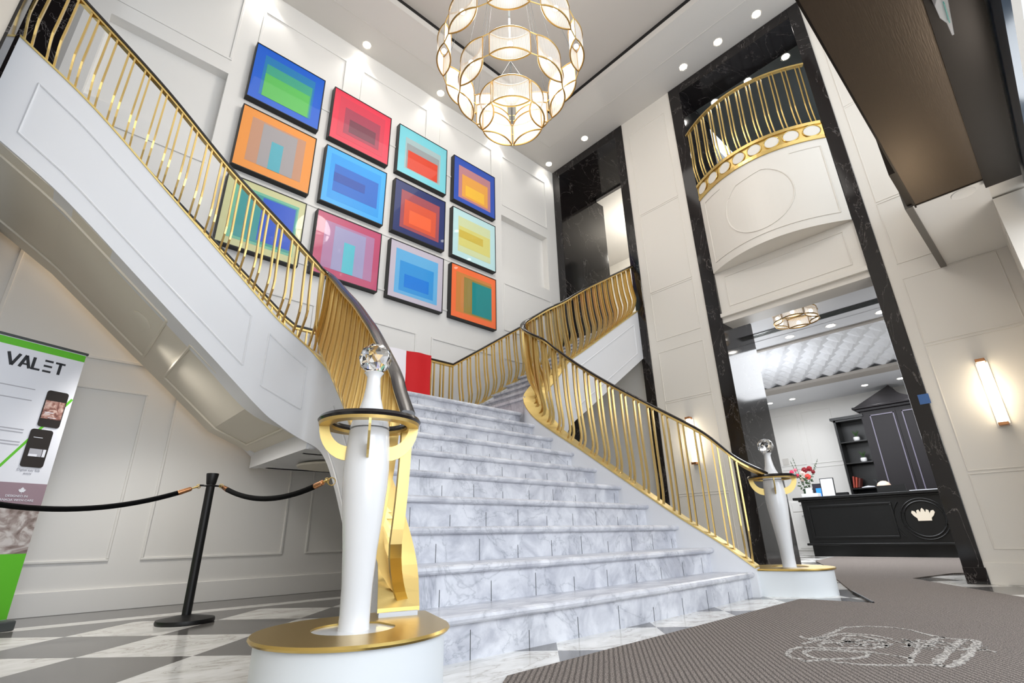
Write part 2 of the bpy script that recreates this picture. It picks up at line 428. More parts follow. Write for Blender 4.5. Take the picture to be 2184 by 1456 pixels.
strip_on(mo, [(1.03, 4.05), (1.03, 5.06), (1.35, 5.06)]); strip_on(mo, [(2.30, 5.06), (2.60, 5.06), (2.60, 4.05), (1.03, 4.05)])
strip_on(mo, [(1.83+.44*math.cos(a), 4.56+.44*math.sin(a)) for a in [math.radians(t) for t in range(35, 400, 8) if not (60 < t % 360 < 100)]][:22], .006)
strip_on(mo, [(1.83+.44*math.cos(math.radians(t)), 4.56+.44*math.sin(math.radians(t))) for t in range(215, 395, 8)], .006)
mo.build('panel_moulding', M['wallwarm'], bc)
fa = MB()
secs = [[bpt(y, 5.17, .02), bpt(y, 5.215, .03), bpt(y, 5.215, .012), bpt(y, 5.395, .012), bpt(y, 5.395, .035), bpt(y, 5.44, .035), bpt(y, 5.44, -.12), bpt(y, 5.17, -.12)] for y in ys]; fa.sweep(secs)
fa.build('fascia', M['gold'], bc)
wh = MB()
for i in range(8):
    yc = 1.065+i*.217
    prev = None
    poly = [(yc+.084*math.cos(2*PI*k/24), 5.305+.078*math.sin(2*PI*k/24)) for k in range(24)]
    c0 = bpt(yc, 5.305, .020); vs = [c0]+[bpt(a, c, .020) for a, c in poly]
    wh.add(vs, [(0, k+1, (k+1) % 24+1) for k in range(24)])
wh.build('fascia_disc', M['wallwarm'], bc)
rg = MB()
for i in range(8):
    yc = 1.065+i*.217
    rg.tube([bpt(yc+.09*math.cos(2*PI*k/28), 5.305+.084*math.sin(2*PI*k/28), .022) for k in range(28)], .006, 6, True)
rg.build('fascia_ring', M['goldsheet'], bc)
hr = MB(); hr.rail([bpt(y, 6.42, .03) for y in ys], [(-.025, -.012), (.025, -.012), (.025, .012), (-.025, .012)]); hr.build('handrail', M['gold'], bc)
def bent_bar(base, top, nrm, tan, belly, w=.006, d=.017, n=12):
    """flat bar of a baluster from base to top, bellied towards nrm; returns MB"""
    base, top, nrm, tan = map(Vector, (base, top, nrm, tan)); secs = []
    nrm = nrm.normalized(); tan = tan.normalized()
    for i in range(n+1):
        u = (i/n)**1.35 if i < n else 1.0
        g = min(1, u/.34); g = g*g*(3-2*g)
        x = u/.22; f = x*math.exp(1-x)*(1-u)
        p = Vector((base.x+(top.x-base.x)*g, base.y+(top.y-base.y)*g, base.z+(top.z-base.z)*u))+nrm*belly*f
        secs.append([p-tan*w-nrm*d, p+tan*w-nrm*d, p+tan*w+nrm*d, p-tan*w+nrm*d])
    return MB().sweep(secs)
for i in range(12):
    for dy in (-.022, .022):
        y = 1.02+i*(2.63-1.02)/11+dy
        bent_bar(bpt(y, 5.44, -.02), bpt(y, 6.41, .03), (-1, 0, 0), (0, 1, 0), .055, .007, .014, 10).build('baluster', M['gold'], bc)
# transom below balcony
tr = MB(); tr.box(XR+.02, .95, 3.29, XR+.3, 2.70, 3.93); tr.box(XR-.04, .95, 3.235, XR+.3, 2.70, 3.29); tr.box(XR+.005, .95, 3.16, XR+.3, 2.70, 3.235)
moulding_x(tr, 1.08, 3.38, 2.57, 3.84, XR+.02, .012, .008)
struct(tr.build('trim_7', M['wallwarm'], bevel=.003), 'white panelled beam below the balcony')
# upper room behind the balcony
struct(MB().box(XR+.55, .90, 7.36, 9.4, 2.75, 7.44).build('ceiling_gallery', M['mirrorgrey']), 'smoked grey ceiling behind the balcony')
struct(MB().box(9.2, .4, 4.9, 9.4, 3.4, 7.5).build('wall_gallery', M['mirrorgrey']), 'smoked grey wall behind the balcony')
struct(MB().box(XR+.25, .9, 5.0, 9.4, 2.75, 5.1).build('floor_gallery', M['marble']), 'floor of the gallery behind the balcony')
g_ = thing('railing_reflection', 'dark bars imitating a stair railing reflected behind the balcony balusters', 'railing', (8.2, 1.8, 5.1))  # bars built in place of a railing's reflection in the smoked wall
t_ = MB(); t_.tube([(0, 1.2, .75), (0, .6, .80), (0, 0, 1.05), (0, -.8, 1.75)], .018, 8); t_.build('handrail', M['black'], g_)
for i in range(10):
    y = 1.1-i*.19; z = interp([(-.8, 1.75), (0, 1.05), (.6, .8), (1.2, .75)], y); MB().cyl((0, y, 0), (0, y, z), .007, 6).build('baluster', M['black'], g_)

# ================================================================== STAIRCASE
r_, t_r = .184, .245
def zn(y): return .184+.751*(y-1.97)
RI = [(4.41, 1.95, .215), (4.30, 2.15, .400), (4.19, 2.45, .625), (4.13, 2.75, .850), (4.08, 3.05, 1.075), (4.03, 3.35, 1.30), (3.975, 3.65, 1.515), (3.95, 3.90, 1.705), (3.945, 4.04, 1.86), (3.985, 4.13, 2.00), (4.10, 4.17, 2.13), (4.30, 4.18, 2.30)]
RO = [(4.58, 1.99, .215), (4.46, 2.18, .400), (4.35, 2.48, .625), (4.29, 2.77, .850), (4.24, 3.05, 1.075), (4.19, 3.35, 1.30), (4.15, 3.62, 1.515), (4.13, 3.80, 1.705), (4.15, 3.915, 1.86), (4.20, 3.975, 2.00), (4.28, 4.00, 2.13), (4.45, 4.00, 2.30)]
for x in (4.7, 5.0, 5.4, 5.8, 6.2, 6.455):
    z = 2.40+.700*(x-4.45); RI.append((x-.0, 4.18, z)); RO.append((x, 4.00, z))
LI = [(1.27, 1.98, .225), (1.34, 2.12, .375), (1.42, 2.34, .54), (1.49, 2.60, .74), (1.56, 2.9, .965), (1.62, 3.2, 1.19), (1.68, 3.5, 1.415), (1.72, 3.8, 1.64), (1.735, 4.02, 1.82), (1.70, 4.16, 1.93), (1.58, 4.22, 2.01), (1.36, 4.23, 2.10)]
LO = [(1.12, 2.03, .225), (1.18, 2.16, .375), (1.26, 2.37, .54), (1.33, 2.62, .74), (1.41, 2.9, .965), (1.47, 3.2, 1.19), (1.526, 3.49, 1.415), (1.555, 3.74, 1.62), (1.548, 3.90, 1.79), (1.49, 3.975, 1.895), (1.40, 4.0, 1.985), (1.226, 4.0, 2.10)]
for x, z in ((1.068, 2.214), (.70, 2.535), (.224, 2.946), (-.324, 3.415), (-.79, 3.735)):
    LI.append((x, 4.23, z)); LO.append((x, 4.00, z))
RIs = [(y, x) for x, y, z in RI[:9]]; LIs = [(y, x) for x, y, z in LI[:9]]
stair = thing('grand_staircase', 'white marble imperial staircase splitting left and right from its landing', 'staircase', (2.85, 2.0, 0))
def SO(mb, name, m, smooth=False, bevel=0.0):
    o = mb.build(name, m, stair, smooth, bevel); o.matrix_parent_inverse = Matrix.Translation((-2.85, -2.0, 0)); return o
# steps of the main flight
for k in range(1, 11):
    y0 = 2.0+t_r*(k-1); z1 = r_*k; z0 = r_*(k-1); y1 = y0+t_r+.03 if k < 10 else 5.40
    nseg = 14
    mb = MB()
    def edge(y): return interp(LIs, y)-.04, interp(RIs, y)+.04
    secs = []
    xa, xb = edge(y0); 
    for i in range(nseg+1):
        s = i/nseg; x = xa+(xb-xa)*s; bow = -.05*math.sin(PI*s)*max(0, 1-(k-1)/4)+ .0
        xx = interp(LIs, y1)-.04+((interp(RIs, y1)+.04)-(interp(LIs, y1)-.04))*s
        n_ = y0-.03+bow
        ring = [(x, y0+bow, z0-.01), (x, y0+bow, z1-.042), (x, n_+.006, z1-.040), (x, n_-.004, z1-.032), (x, n_-.008, z1-.020), (x, n_-.004, z1-.008), (x, n_+.008, z1), (xx, y1, z1), (xx, y1, z0-.01)]
        secs.append(ring)
    mb.sweep(secs)
    # dark joints between riser slabs
    mb.cur = 1
    nj = 9
    for j in range(1, nj+1):
        s = (j-.35+.25*(k % 2))/(nj+.3); x = xa+(xb-xa)*s; bow = -.05*math.sin(PI*s)*max(0, 1-(k-1)/4)
        if x < xb-.05: mb.box(x-.0015, y0+bow-.0015, z0, x+.0015, y0+bow+.003, z0+.075+.02*((j*7+k) % 3))
    SO(mb, 'step', [M['marble'], M['vent']])
# landing underside and side-flight steps
lb = MB(); lb.box(1.50, 3.985, 1.17, 4.25, 4.30, 1.63); lb.box(1.50, 4.25, 1.17, 4.25, 5.40, 1.82); SO(lb, 'landing', M['white'])
lo = MB(); lo.lathe([(.28, 1.171), (.30, 1.165), (.34, 1.150), (.33, 1.135), (.24, 1.128), (.0, 1.125)], (2.05, 4.75, 0), 36)
SO(lo, 'landing_rosette', M['soffit'], smooth=True)
for i in range(1, 12):
    x0 = 4.02+.2645*(i-1); z1 = 1.84+r_*i
    if x0 > XR-.05: break
    mb = MB(); mb.box(x0, 4.12, z1-r_-.12, min(x0+.30, XR+.06), 5.36, z1-.03); mb.box(x0-.03, 4.12, z1-.035, min(x0+.30, XR+.06), 5.36, z1); SO(mb, 'step', M['marble'], bevel=.006)
for i in range(1, 13):
    x0 = 1.20-.232*(i-1); z1 = 1.84+r_*i
    if x0 < XL: break
    mb = MB(); mb.box(max(x0-.27, XL), 4.12, z1-r_-.12, x0, 5.36, z1-.03); mb.box(max(x0-.27, XL), 4.12, z1-.035, x0+.03, 5.36, z1); SO(mb, 'step', M['marble'], bevel=.006)
# stringers: vertical curved bands below the gold caps
def depth_fn(P, flight_d):
    out = []
    for i, p in enumerate(P):
        d = .60 if i < 8 else .60+(flight_d-.60)*min(1, (i-7)/3.5)
        out.append(d)
    return out
def stringer(I, O, D, name_side):
    P = [tuple(i)+tuple(o)+(d,) for i, o, d in zip(I, O, D)]
    Q = spline_n(P, .06)
    secs = []
    for q in Q:
        zi, zo, d = q[2], q[5], q[6]; zl = max(0.0, min(zi, zo)-d)
        secs.append([(q[0], q[1], zi-.004), (q[3], q[4], zo-.004), (q[3], q[4], zl), (q[0], q[1], zl)])
    SO(MB().sweep(secs), 'stringer', M['white'], smooth=True)
    return Q
def spline_n(P, step):
    n = len(P[0]); out = []
    for i in range(len(P)-1):
        a = P[i-1] if i > 0 else [2*P[0][j]-P[1][j] for j in range(n)]; b = P[i]; c = P[i+1]
        d = P[i+2] if i+2 < len(P) else [2*P[-1][j]-P[-2][j] for j in range(n)]
        L = math.dist(b[:3], c[:3]); m = max(1, int(L/step))
        for k in range(m):
            t = k/m
            out.append([.5*(2*b[j]+(c[j]-a[j])*t+(2*a[j]-5*b[j]+4*c[j]-d[j])*t*t+(3*b[j]-a[j]-3*c[j]+d[j])*t**3) for j in range(n)])
    out.append(list(P[-1])); return out
QR = stringer(RI, RO, depth_fn(RI, .80), 'right')
QL = stringer(LI, LO, depth_fn(LI, .76), 'left')
# gold cap strips
def cap(Q):
    secs = []
    for q in Q:
        a = Vector(q[0:3]); c = Vector(q[3:6]); u = (a-c).normalized()*.006; z = Vector((0, 0, .010))
        secs.append([a+u-z*.6, a+u+z, c-u+z, c-u-z*.6])
    SO(MB().sweep(secs), 'gold_cap', M['goldpale'])
cap(QR); cap(QL)
# back stringer with strip
BK = [(-.79, 5.38, 3.78), (.60, 5.38, 2.72), (1.62, 5.38, 1.95), (1.75, 5.38, 1.92), (3.80, 5.38, 1.92), (3.92, 5.38, 1.96), (4.35, 5.38, 2.253), (5.265, 5.38, 2.854), (6.455, 5.38, 3.65)]
secs = []; secs2 = []
for x, y, z in BK:
    lo_ = 1.17 if 1.49 < x < 4.3 else z-.72
    if x < 1.49: lo_ = max(1.17, z-.72)
    secs.append([(x, y-.06, z-.005), (x, y+.06, z-.005), (x, y+.06, lo_), (x, y-.06, lo_)])
    secs2.append([(x, y-.065, z-.008), (x, y-.065, z+.008), (x, y+.065, z+.008), (x, y+.065, z-.008)])
SO(MB().sweep(secs), 'stringer', M['white']); SO(MB().sweep(secs2), 'gold_cap', M['goldpale'])
# soffits of the side flights
def soffit(xa, za, xb, zb):
    mb = MB(); mb.add([(xa, 4.02, za), (xb, 4.02, zb), (xb, 5.40, zb), (xa, 5.40, za), (xa, 4.02, za+.06), (xb, 4.02, zb+.06), (xb, 5.40, zb+.06), (xa, 5.40, za+.06)],
        [(0, 1, 2, 3), (7, 6, 5, 4), (0, 4, 5, 1), (1, 5, 6, 2), (2, 6, 7, 3), (3, 7, 4, 0)])
    SO(mb, 'soffit', M['soffit'])
def zlow_L(x): return interp([(-.8, 2.975), (-.324, 2.655), (.224, 2.186), (.7, 1.785), (1.068, 1.47), (1.49, 1.29)], x)
for a, c in ((-.79, -.324), (-.324, .224), (.224, .7), (.7, 1.068), (1.068, 1.50)): soffit(a, zlow_L(a)+.004, c, zlow_L(c)+.004)
soffit(4.40, 1.57, XR-.01, 1.57+.70*(XR-4.41))
SO(MB().box(1.48, 4.0, 1.165, 1.55, 5.41, 1.40), 'soffit_edge', M['white'])
def flat_tube(mb, P, r=.009): mb.tube(P, r, 6)
def soff_rect(x0, x1, y0, y1, f):
    mb = MB(); xs_ = [x0+(x1-x0)*i/8 for i in range(9)]
    for y in (y0, y1): flat_tube(mb, [(x, y, f(x)) for x in xs_], .012)
    for x in (x0, x1): flat_tube(mb, [(x, y0, f(x)), (x, y1, f(x))], .012)
    SO(mb, 'soffit_moulding', M['soffit'], smooth=True)
soff_rect(-.72, .42, 4.16, 5.17, zlow_L); soff_rect(.60, 1.36, 4.16, 5.17, zlow_L)
# raised panels on the stringer fronts
def front_panel(xa, xb, top, bot, y=4.0):
    mb = MB(); xs_ = [xa+(xb-xa)*i/12 for i in range(13)]
    for f in (top, bot): flat_tube(mb, [(x, y, f(x)) for x in xs_], .008)
    for x in (xa, xb): flat_tube(mb, [(x, y, bot(x)), (x, y, top(x))], .008)
    SO(mb, 'stringer_moulding', M['white'], smooth=True)
zt_L = lambda x: interp([(-.8, 3.743), (-.324, 3.415), (.224, 2.946), (.7, 2.535), (1.068, 2.214), (1.226, 2.1), (1.4, 1.99)], x)
front_panel(-.62, .93, lambda x: zt_L(x)-.19, lambda x: zlow_L(x)+.15)
front_panel(1.08, 1.40, lambda x: zt_L(x)-.17, lambda x: zlow_L(x)+.14)
zt_R = lambda x: 2.40+.70*(x-4.45)
front_panel(4.75, 6.30, lambda x: zt_R(x)-.17, lambda x: zt_R(x)-.80+.15)
# panel line on the curved lower part of the left stringer
mb = MB(); ptsu = []; ptsl = []
for q in QL:
    if 2.35 < q[4] < 3.75 and q[3] > 1.2:
        nrm = Vector((-1, .12, 0)); ptsu.append(Vector((q[3], q[4], q[5]-.16))+nrm*.004); ptsl.append(Vector((q[3], q[4], max(.06, q[5]-.50)))+nrm*.004)
for L_ in (ptsu, ptsl): mb.tube(L_, .008, 6)
mb.tube([ptsu[0], ptsl[0]], .008, 6); mb.tube([ptsu[-1], ptsl[-1]], .008, 6)
SO(mb, 'stringer_moulding', M['white'])

# ================================================================== BALUSTRADES
RR = [(4.74, 1.86, .955), (4.47, 1.96, 1.065), (4.38, 2.19, 1.325), (4.25, 2.56, 1.61), (4.15, 3.01, 1.945), (4.085, 3.37, 2.24), (4.035, 3.62, 2.475), (3.975, 3.76, 2.62), (3.938, 3.87, 2.697), (3.920, 3.96, 2.768), (3.945, 4.06, 2.868), (4.03, 4.13, 2.97), (4.14, 4.165, 3.05), (4.25, 4.165, 3.128), (4.48, 4.13, 3.295), (4.75, 4.08, 3.47), (5.215, 4.03, 3.81), (5.81, 4.02, 4.20), (6.45, 4.01, 4.62)]
RL = [(1.115, 1.88, .99), (1.16, 2.04, 1.14), (1.209, 2.2, 1.295), (1.312, 2.65, 1.672), (1.372, 2.93, 1.885), (1.418, 3.2, 2.095), (1.452, 3.5, 2.32), (1.480, 3.78, 2.54), (1.475, 3.93, 2.665), (1.42, 4.0, 2.735), (1.28, 4.005, 2.84), (1.076, 4.0, 2.99), (.572, 4.0, 3.365), (.02, 4.0, 3.84), (-.586, 4.0, 4.288), (-.79, 4.0, 4.45)]
SEC_BLACK = [(-.030, -.004), (.030, -.004), (.033, .012), (.020, .024), (-.020, .024), (-.033, .012)]
SEC_GOLD = [(-.022, -.026), (.022, -.026), (.022, -.004), (-.022, -.004)]
def resample(P, step):
    out = [P[0]]; acc = 0
    for a, b in zip(P, P[1:]):
        L = math.dist(a, b); 
        while acc+L >= step:
            t = (step-acc)/L; a = [a[j]+(b[j]-a[j])*t for j in range(len(a))]; out.append(a); L = math.dist(a, b); acc = 0
        acc += L
    return out
def balustrade(root, Q, railpts, pitch, gap, belly_fn, sgn, center, start=.0, w=.006, d=.018):
    """Q rows: inner xyz, outer xyz of the cap"""
    rp = spline(railpts, .04)
    b1 = MB().rail(rp, SEC_BLACK).build('handrail', M['railblack'], root, smooth=True)
    b2 = MB().rail(rp, SEC_GOLD).build('rail_channel', M['gold'], root)
    cen = [[(q[j]+q[j+3])/2 for j in range(3)] for q in Q]
    tot = sum(math.dist(a, b) for a, b in zip(cen, cen[1:]))
    def at(path, s):
        acc = 0
        for a, b in zip(path, path[1:]):
            L = math.dist(a, b)
            if acc+L >= s: t = (s-acc)/L; return Vector([a[j]+(b[j]-a[j])*t for j in range(3)]), (Vector(b)-Vector(a)).normalized()
            acc += L
        return Vector(path[-1]), (Vector(path[-1])-Vector(path[-2])).normalized()
    s = start; bars = []
    while s < tot-.03:
        for ds in (-gap/2, gap/2):
            ss = min(max(s+ds, .005), tot-.005)
            p, t = at(cen, ss)
            th = Vector((t.x, t.y, 0)).normalized(); nrm = Vector((th.y, -th.x, 0))*sgn
            # closest rail point in plan, limited to the same stretch
            best = None
            for i, r in enumerate(rp):
                dd = (r.x-p.x)**2+(r.y-p.y)**2+.25*(r.z-p.z-.88)**2
                if best is None or dd < best[0]: best = (dd, i)
            i = best[1]; top = rp[i].copy()
            if 0 < i < len(rp)-1:
                # refine along the segment by the tangential coordinate
                tt = (rp[i+1]-rp[i-1]); th2 = Vector((tt.x, tt.y, 0)); 
                if th2.length > 1e-6:
                    k = ((p-top).x*th2.x+(p-top).y*th2.y)/th2.length_squared; k = max(-.5, min(.5, k)); top = top+tt*k
            top.z -= .024
            bars.append(bent_bar(p+Vector((0, 0, .006)), top, nrm, th, belly_fn(ss), w, d, 12).build('baluster', M['gold'], root))
        s += pitch
    return bars
def rooted(name, label, cat, loc):
    return thing(name, label, cat, loc)
def fix(root):
    inv = Matrix.Translation(-root.location)
    for c in root.children: c.matrix_parent_inverse = inv
br = rooted('stair_balustrade', 'gold baluster railing with black handrail curving up the right side of the stairs', 'railing', (4.45, 2.0, .2))
balustrade(br, QR, RR, .165, .055, lambda s: .0+.085*min(1, max(0, (s-.5)/1.2)), 1, None, .06); fix(br)
bl = rooted('stair_balustrade', 'gold baluster railing with black handrail sweeping from the near post up the left flight', 'railing', (1.2, 2.0, .2))
balustrade(bl, QL, RL, .165, .055, lambda s: .075 if s < 2.4 else max(.045, .075-.03*(s-2.4)), -1, None, .10)
bent_bar((1.235, 2.03, .235), (1.128, 1.905, .985), (-1, .15, 0), (.1, 1, 0), .035, .008, .024, 14).build('end_post', M['gold'], bl); fix(bl)
bb = rooted('landing_balustrade', 'gold baluster railing along the back of the landing, below the pictures', 'railing', (2.8, 5.38, 1.9))
BR = [(-.79, 5.34, 4.62), (.64, 5.34, 3.50), (1.58, 5.34, 2.76), (1.70, 5.34, 2.69), (3.82, 5.34, 2.69), (4.3, 5.34, 3.02), (5.30, 5.34, 3.72), (6.45, 5.34, 4.52)]
def dens(P, st=.1):
    out = []
    for a, b in zip(P, P[1:]):
        k = max(1, int(math.dist(a, b)/st))
        for i in range(k): out.append(Vector([a[j]+(b[j]-a[j])*i/k for j in range(3)]))
    out.append(Vector(P[-1])); return out
brp = dens(BR)
MB().rail(brp, SEC_BLACK).build('handrail', M['railblack'], bb); MB().rail(brp, SEC_GOLD).build('rail_channel', M['gold'], bb)
x = -.70
while x < 6.42:
    for dx in (-.025, .025):
        xx = x+dx; zb = interp([(p[0], p[2]) for p in BK], xx); zt = interp([(p[0], p[2]) for p in BR], xx)
        flat = 1.7 < xx < 3.9
        bent_bar((xx, 5.38, zb+.006), (xx, 5.34, zt-.024), (0, -1, 0), (1, 0, 0), .0 if flat else .075, .007, .012, 6 if flat else 10).build('baluster', M['gold'], bb)
    x += .150
fix(bb)

# ================================================================== NEWELS
def newel(cx, cy, label, side):
    t = thing('newel_post', label, 'post', (cx, cy, 0))
    n_ = 48
    def hull(r, tip):
        pts = sorted([(r*math.cos(2*PI*k/n_), r*math.sin(2*PI*k/n_)) for k in range(n_)]+tip)
        def half(P):
            h = []
            for p in P:
                while len(h) > 1 and (h[-1][0]-h[-2][0])*(p[1]-h[-2][1])-(h[-1][1]-h[-2][1])*(p[0]-h[-2][0]) <= 0: h.pop()
                h.append(p)
            return h
        a = half(pts); b_ = half(pts[::-1]); return a[:-1]+b_[:-1]
    tip = [(side*.425, .185), (side*.30, .30)]
    MB().prism(hull(.32, [(side*.415, .18), (side*.29, .29)]), 0, .186).build('plinth', M['plinth'], t, smooth=True)
    g = MB(); H_ = hull(.340, tip); N_ = len(H_); H2 = []
    for x, y in H_:
        L = math.hypot(x, y); H2.append((x/L*.145, y/L*.145))
    g.sweep([[(b_[0], b_[1], .187), (a_[0]*.985, a_[1]*.985, .187), (a_[0], a_[1], .194), (a_[0]*.985, a_[1]*.985, .202), (b_[0], b_[1], .202)] for a_, b_ in zip(H_, H2)], closed=True)
    g.build('gold_plate', M['goldsheet'], t, smooth=True)
    MB().lathe([(0, .186), (.144, .186), (.144, .196), (0, .197)], n=40).build('inset_disc', M['newel'], t, smooth=True)
    MB().lathe([(.0, .195), (.054, .195), (.053, .25), (.055, .34), (.063, .46), (.075, .58), (.084, .68), (.087, .75), (.085, .82), (.080, .88), (.078, .905), (.070, .912), (0, .913)], n=40).build('column', M['newel'], t, smooth=True)
    rb = MB(); rgold = MB(); s1 = []; s2 = []
    for k in range(56):
        a = 2*PI*k/56; c, s = math.cos(a), math.sin(a)
        s1.append([((r)*c, (r)*s, z) for r, z in ((.150, .930), (.196, .930), (.203, .940), (.196, .952), (.152, .952), (.147, .940))])
        s2.append([((r)*c, (r)*s, z) for r, z in ((.150, .918), (.195, .918), (.198, .930), (.148, .930))])
    rb.sweep(s1, closed=True).build('ring_top', M['railblack'], t, smooth=True)
    rgold.sweep(s2, closed=True).build('ring', M['gold'], t, smooth=True)
    for q in range(4):
        a = math.radians((-117 if side > 0 else -65)+90*q); ca, sa = math.cos(a), math.sin(a); secs = []
        for i in range(9):
            u = i/8; ang = u*PI/2
            rr = .074+.120*math.cos(ang); z = .925-.140*math.sin(ang)
            r2 = .074+.082*math.cos(ang); z2 = .925-.085*math.sin(ang)
            tx, ty = -sa*.0045, ca*.0045
            secs.append([(rr*ca-tx, rr*sa-ty, z), (rr*ca+tx, rr*sa+ty, z), (r2*ca+tx, r2*sa+ty, z2), (r2*ca-tx, r2*sa-ty, z2)])
        MB().sweep(secs).build('bracket', M['goldpale'], t)
    MB().lathe([(.0, .912), (.078, .914), (.074, .935), (.062, .965), (.047, 1.0), (.036, 1.04), (.029, 1.09), (.027, 1.13), (.034, 1.143), (.040, 1.150), (0, 1.151)], n=32).build('finial_stem', M['newel'], t, smooth=True)
    # faceted crystal ball
    bm = bmesh.new(); bmesh.ops.create_icosphere(bm, subdivisions=2, radius=.069, matrix=Matrix.Translation((0, 0, 1.214)))
    me = bpy.data.meshes.new('crystal_ball'); bm.to_mesh(me); bm.free(); me.materials.append(M['crystal'])
    o = bpy.data.objects.new('crystal_ball', me); COL.objects.link(o); o.parent = t
    return t
newel(.945, 1.885, 'large white newel post with crystal ball at the near left foot of the stairs', 1)
newel(4.87, 1.86, 'white newel post with crystal ball at the right foot of the stairs, beside the lobby', -1)

# ================================================================== FLAG
fl = thing('canada_flag', 'red and white flag hung over the landing railing at the top of the stairs', 'flag', (2.68, 5.26, 2.71))
def flagpart(x0, x1, m, name):
    mb = MB(); K = 10; J = 8; secs = []
    vs = []; fs = []
    for d in (0, .004):
        for j in range(J+1):
            for i in range(K+1):
                x = x0+(x1-x0)*i/K; z = -.0-.78*j/J
                w = .010*math.sin(x*21)+.006*math.sin(x*9+z*12)
                vs.append((x-2.68, w+d-.004, z-.012*math.sin(x*3)))
    n1 = (K+1)*(J+1)
    for j in range(J):
        for i in range(K):
            a = j*(K+1)+i; fs.append((a, a+1, a+K+2, a+K+1)); fs.append((n1+a, n1+a+K+1, n1+a+K+2, n1+a+1))
    mb.add(vs, fs); return mb.build(name, m, fl, smooth=True)
flagpart(1.99, 2.34, M['red'], 'red_stripe'); flagpart(2.34, 3.055, M['flagwhite'], 'white_stripe'); flagpart(3.055, 3.42, M['red'], 'red_stripe')
leaf = [(0, .16), (.03, .10), (.06, .115), (.05, .03), (.09, .07), (.10, .045), (.14, .05), (.125, .01), (.145, 0), (.08, -.06), (.09, -.085), (.008, -.075), (.01, -.15), (-.01, -.15), (-.008, -.075), (-.09, -.085), (-.08, -.06), (-.145, 0), (-.125, .01), (-.14, .05), (-.10, .045), (-.09, .07), (-.05, .03), (-.06, .115), (-.03, .10)]
MB().fanprism(leaf, lambda u, v, d: (u*1.3+.02, -.022+d, v*1.3-.39), 0, .004).build('maple_leaf', M['red'], fl)

# ================================================================== PICTURES
PC = {
 (0,0): ('blue and green', 'green blocks inside blue, upper left corner of the grid', (0,92,205), [(.13,.12,.87,.87,(10,120,180)), (.17,.12,.84,.72,(55,160,130)), (.17,.12,.82,.54,(85,185,85))]),
 (1,0): ('orange and grey', '', (232,142,40), [(.13,.13,.87,.87,(188,136,105)), (.28,.13,.75,.84,(155,150,152)), (.42,.13,.58,.60,(70,165,182))]),
 (2,0): ('olive, teal and blue', '', (204,204,152), [(.10,.10,.92,.90,(110,185,155)), (.18,.14,.90,.86,(50,150,150)), (.45,.18,.88,.84,(0,78,198))]),
 (0,1): ('red and maroon', '', (228,60,84), [(.10,.10,.90,.90,(212,62,84)), (.20,.20,.82,.72,(165,66,88)), (.29,.26,.75,.52,(118,62,78))]),
 (1,1): ('bright blue', '', (45,168,242), [(.08,.09,.92,.90,(0,150,230)), (.15,.24,.88,.73,(0,98,195)), (.15,.42,.66,.58,(14,72,165))]),
 (2,1): ('pink and lilac', '', (192,74,112), [(.12,.12,.90,.88,(178,125,166)), (.27,.12,.76,.84,(160,156,196)), (.43,.12,.60,.62,(85,192,208))]),
 (0,2): ('turquoise and red', '', (122,206,218), [(.13,.13,.87,.80,(165,188,190)), (.16,.15,.84,.68,(150,156,158)), (.19,.15,.81,.54,(216,64,34))]),
 (1,2): ('navy and orange', '', (34,48,104), [(.12,.11,.89,.85,(160,74,84)), (.19,.17,.82,.68,(214,84,54)), (.29,.24,.72,.50,(242,100,56))]),
 (2,2): ('lilac grey and sky blue', '', (198,190,204), [(.10,.09,.90,.88,(100,178,228)), (.18,.15,.82,.68,(48,150,222)), (.27,.23,.73,.46,(0,124,222))]),
 (0,3): ('blue and yellow', '', (48,84,182), [(.11,.10,.89,.84,(192,132,138)), (.19,.15,.82,.66,(236,166,76)), (.27,.20,.73,.44,(246,192,64))]),
 (1,3): ('pale mint and mustard', '', (190,226,228), [(.12,.12,.88,.86,(208,218,170)), (.14,.25,.87,.66,(216,210,122)), (.14,.42,.70,.58,(208,184,76))]),
 (2,3): ('orange and teal', '', (248,114,60), [(.10,.11,.90,.88,(206,130,62)), (.27,.13,.90,.82,(150,130,62)), (.45,.15,.90,.78,(0,136,138))]),
}
KY = .9875
for (i, j), (cn, _, bg, rects) in PC.items():
    x0 = (.794+1.05*j)*KY; z1 = (6.565-.495-1.046*i)*KY+.495; s = .910*KY
    lab = 'square framed print of nested blocks in '+cn
    t = thing('framed_print', lab, 'picture', (x0+s/2, YB, z1-s/2), group='colour block prints on the stair wall')
    y0 = 5.53-YB; h = s/2; w = .012
    fr = MB(); fr.box(-h, y0, -h, h, 0, -h+w); fr.box(-h, y0, h-w, h, 0, h); fr.box(-h, y0, -h+w, -h+w, 0, h-w); fr.box(h-w, y0, -h+w, h, 0, h-w)
    fr.build('frame', M['black'], t)
    a = h-w; cv = MB(); cv.box(-a, y0+.005, -a, a, y0+.02, a)
    ms = [mat('print_ground', bg, .35, coat=.35)]
    for k, (u0, v0, u1, v1, c) in enumerate(rects):
        cv.cur = k+1; ms.append(mat('print_block', c, .35, coat=.35))
        cv.box(-a+2*a*u0, y0+.005-.0009*(k+1), -a+2*a*v0, -a+2*a*u1, y0+.008, -a+2*a*v1)
    cv.build('print', ms, t)

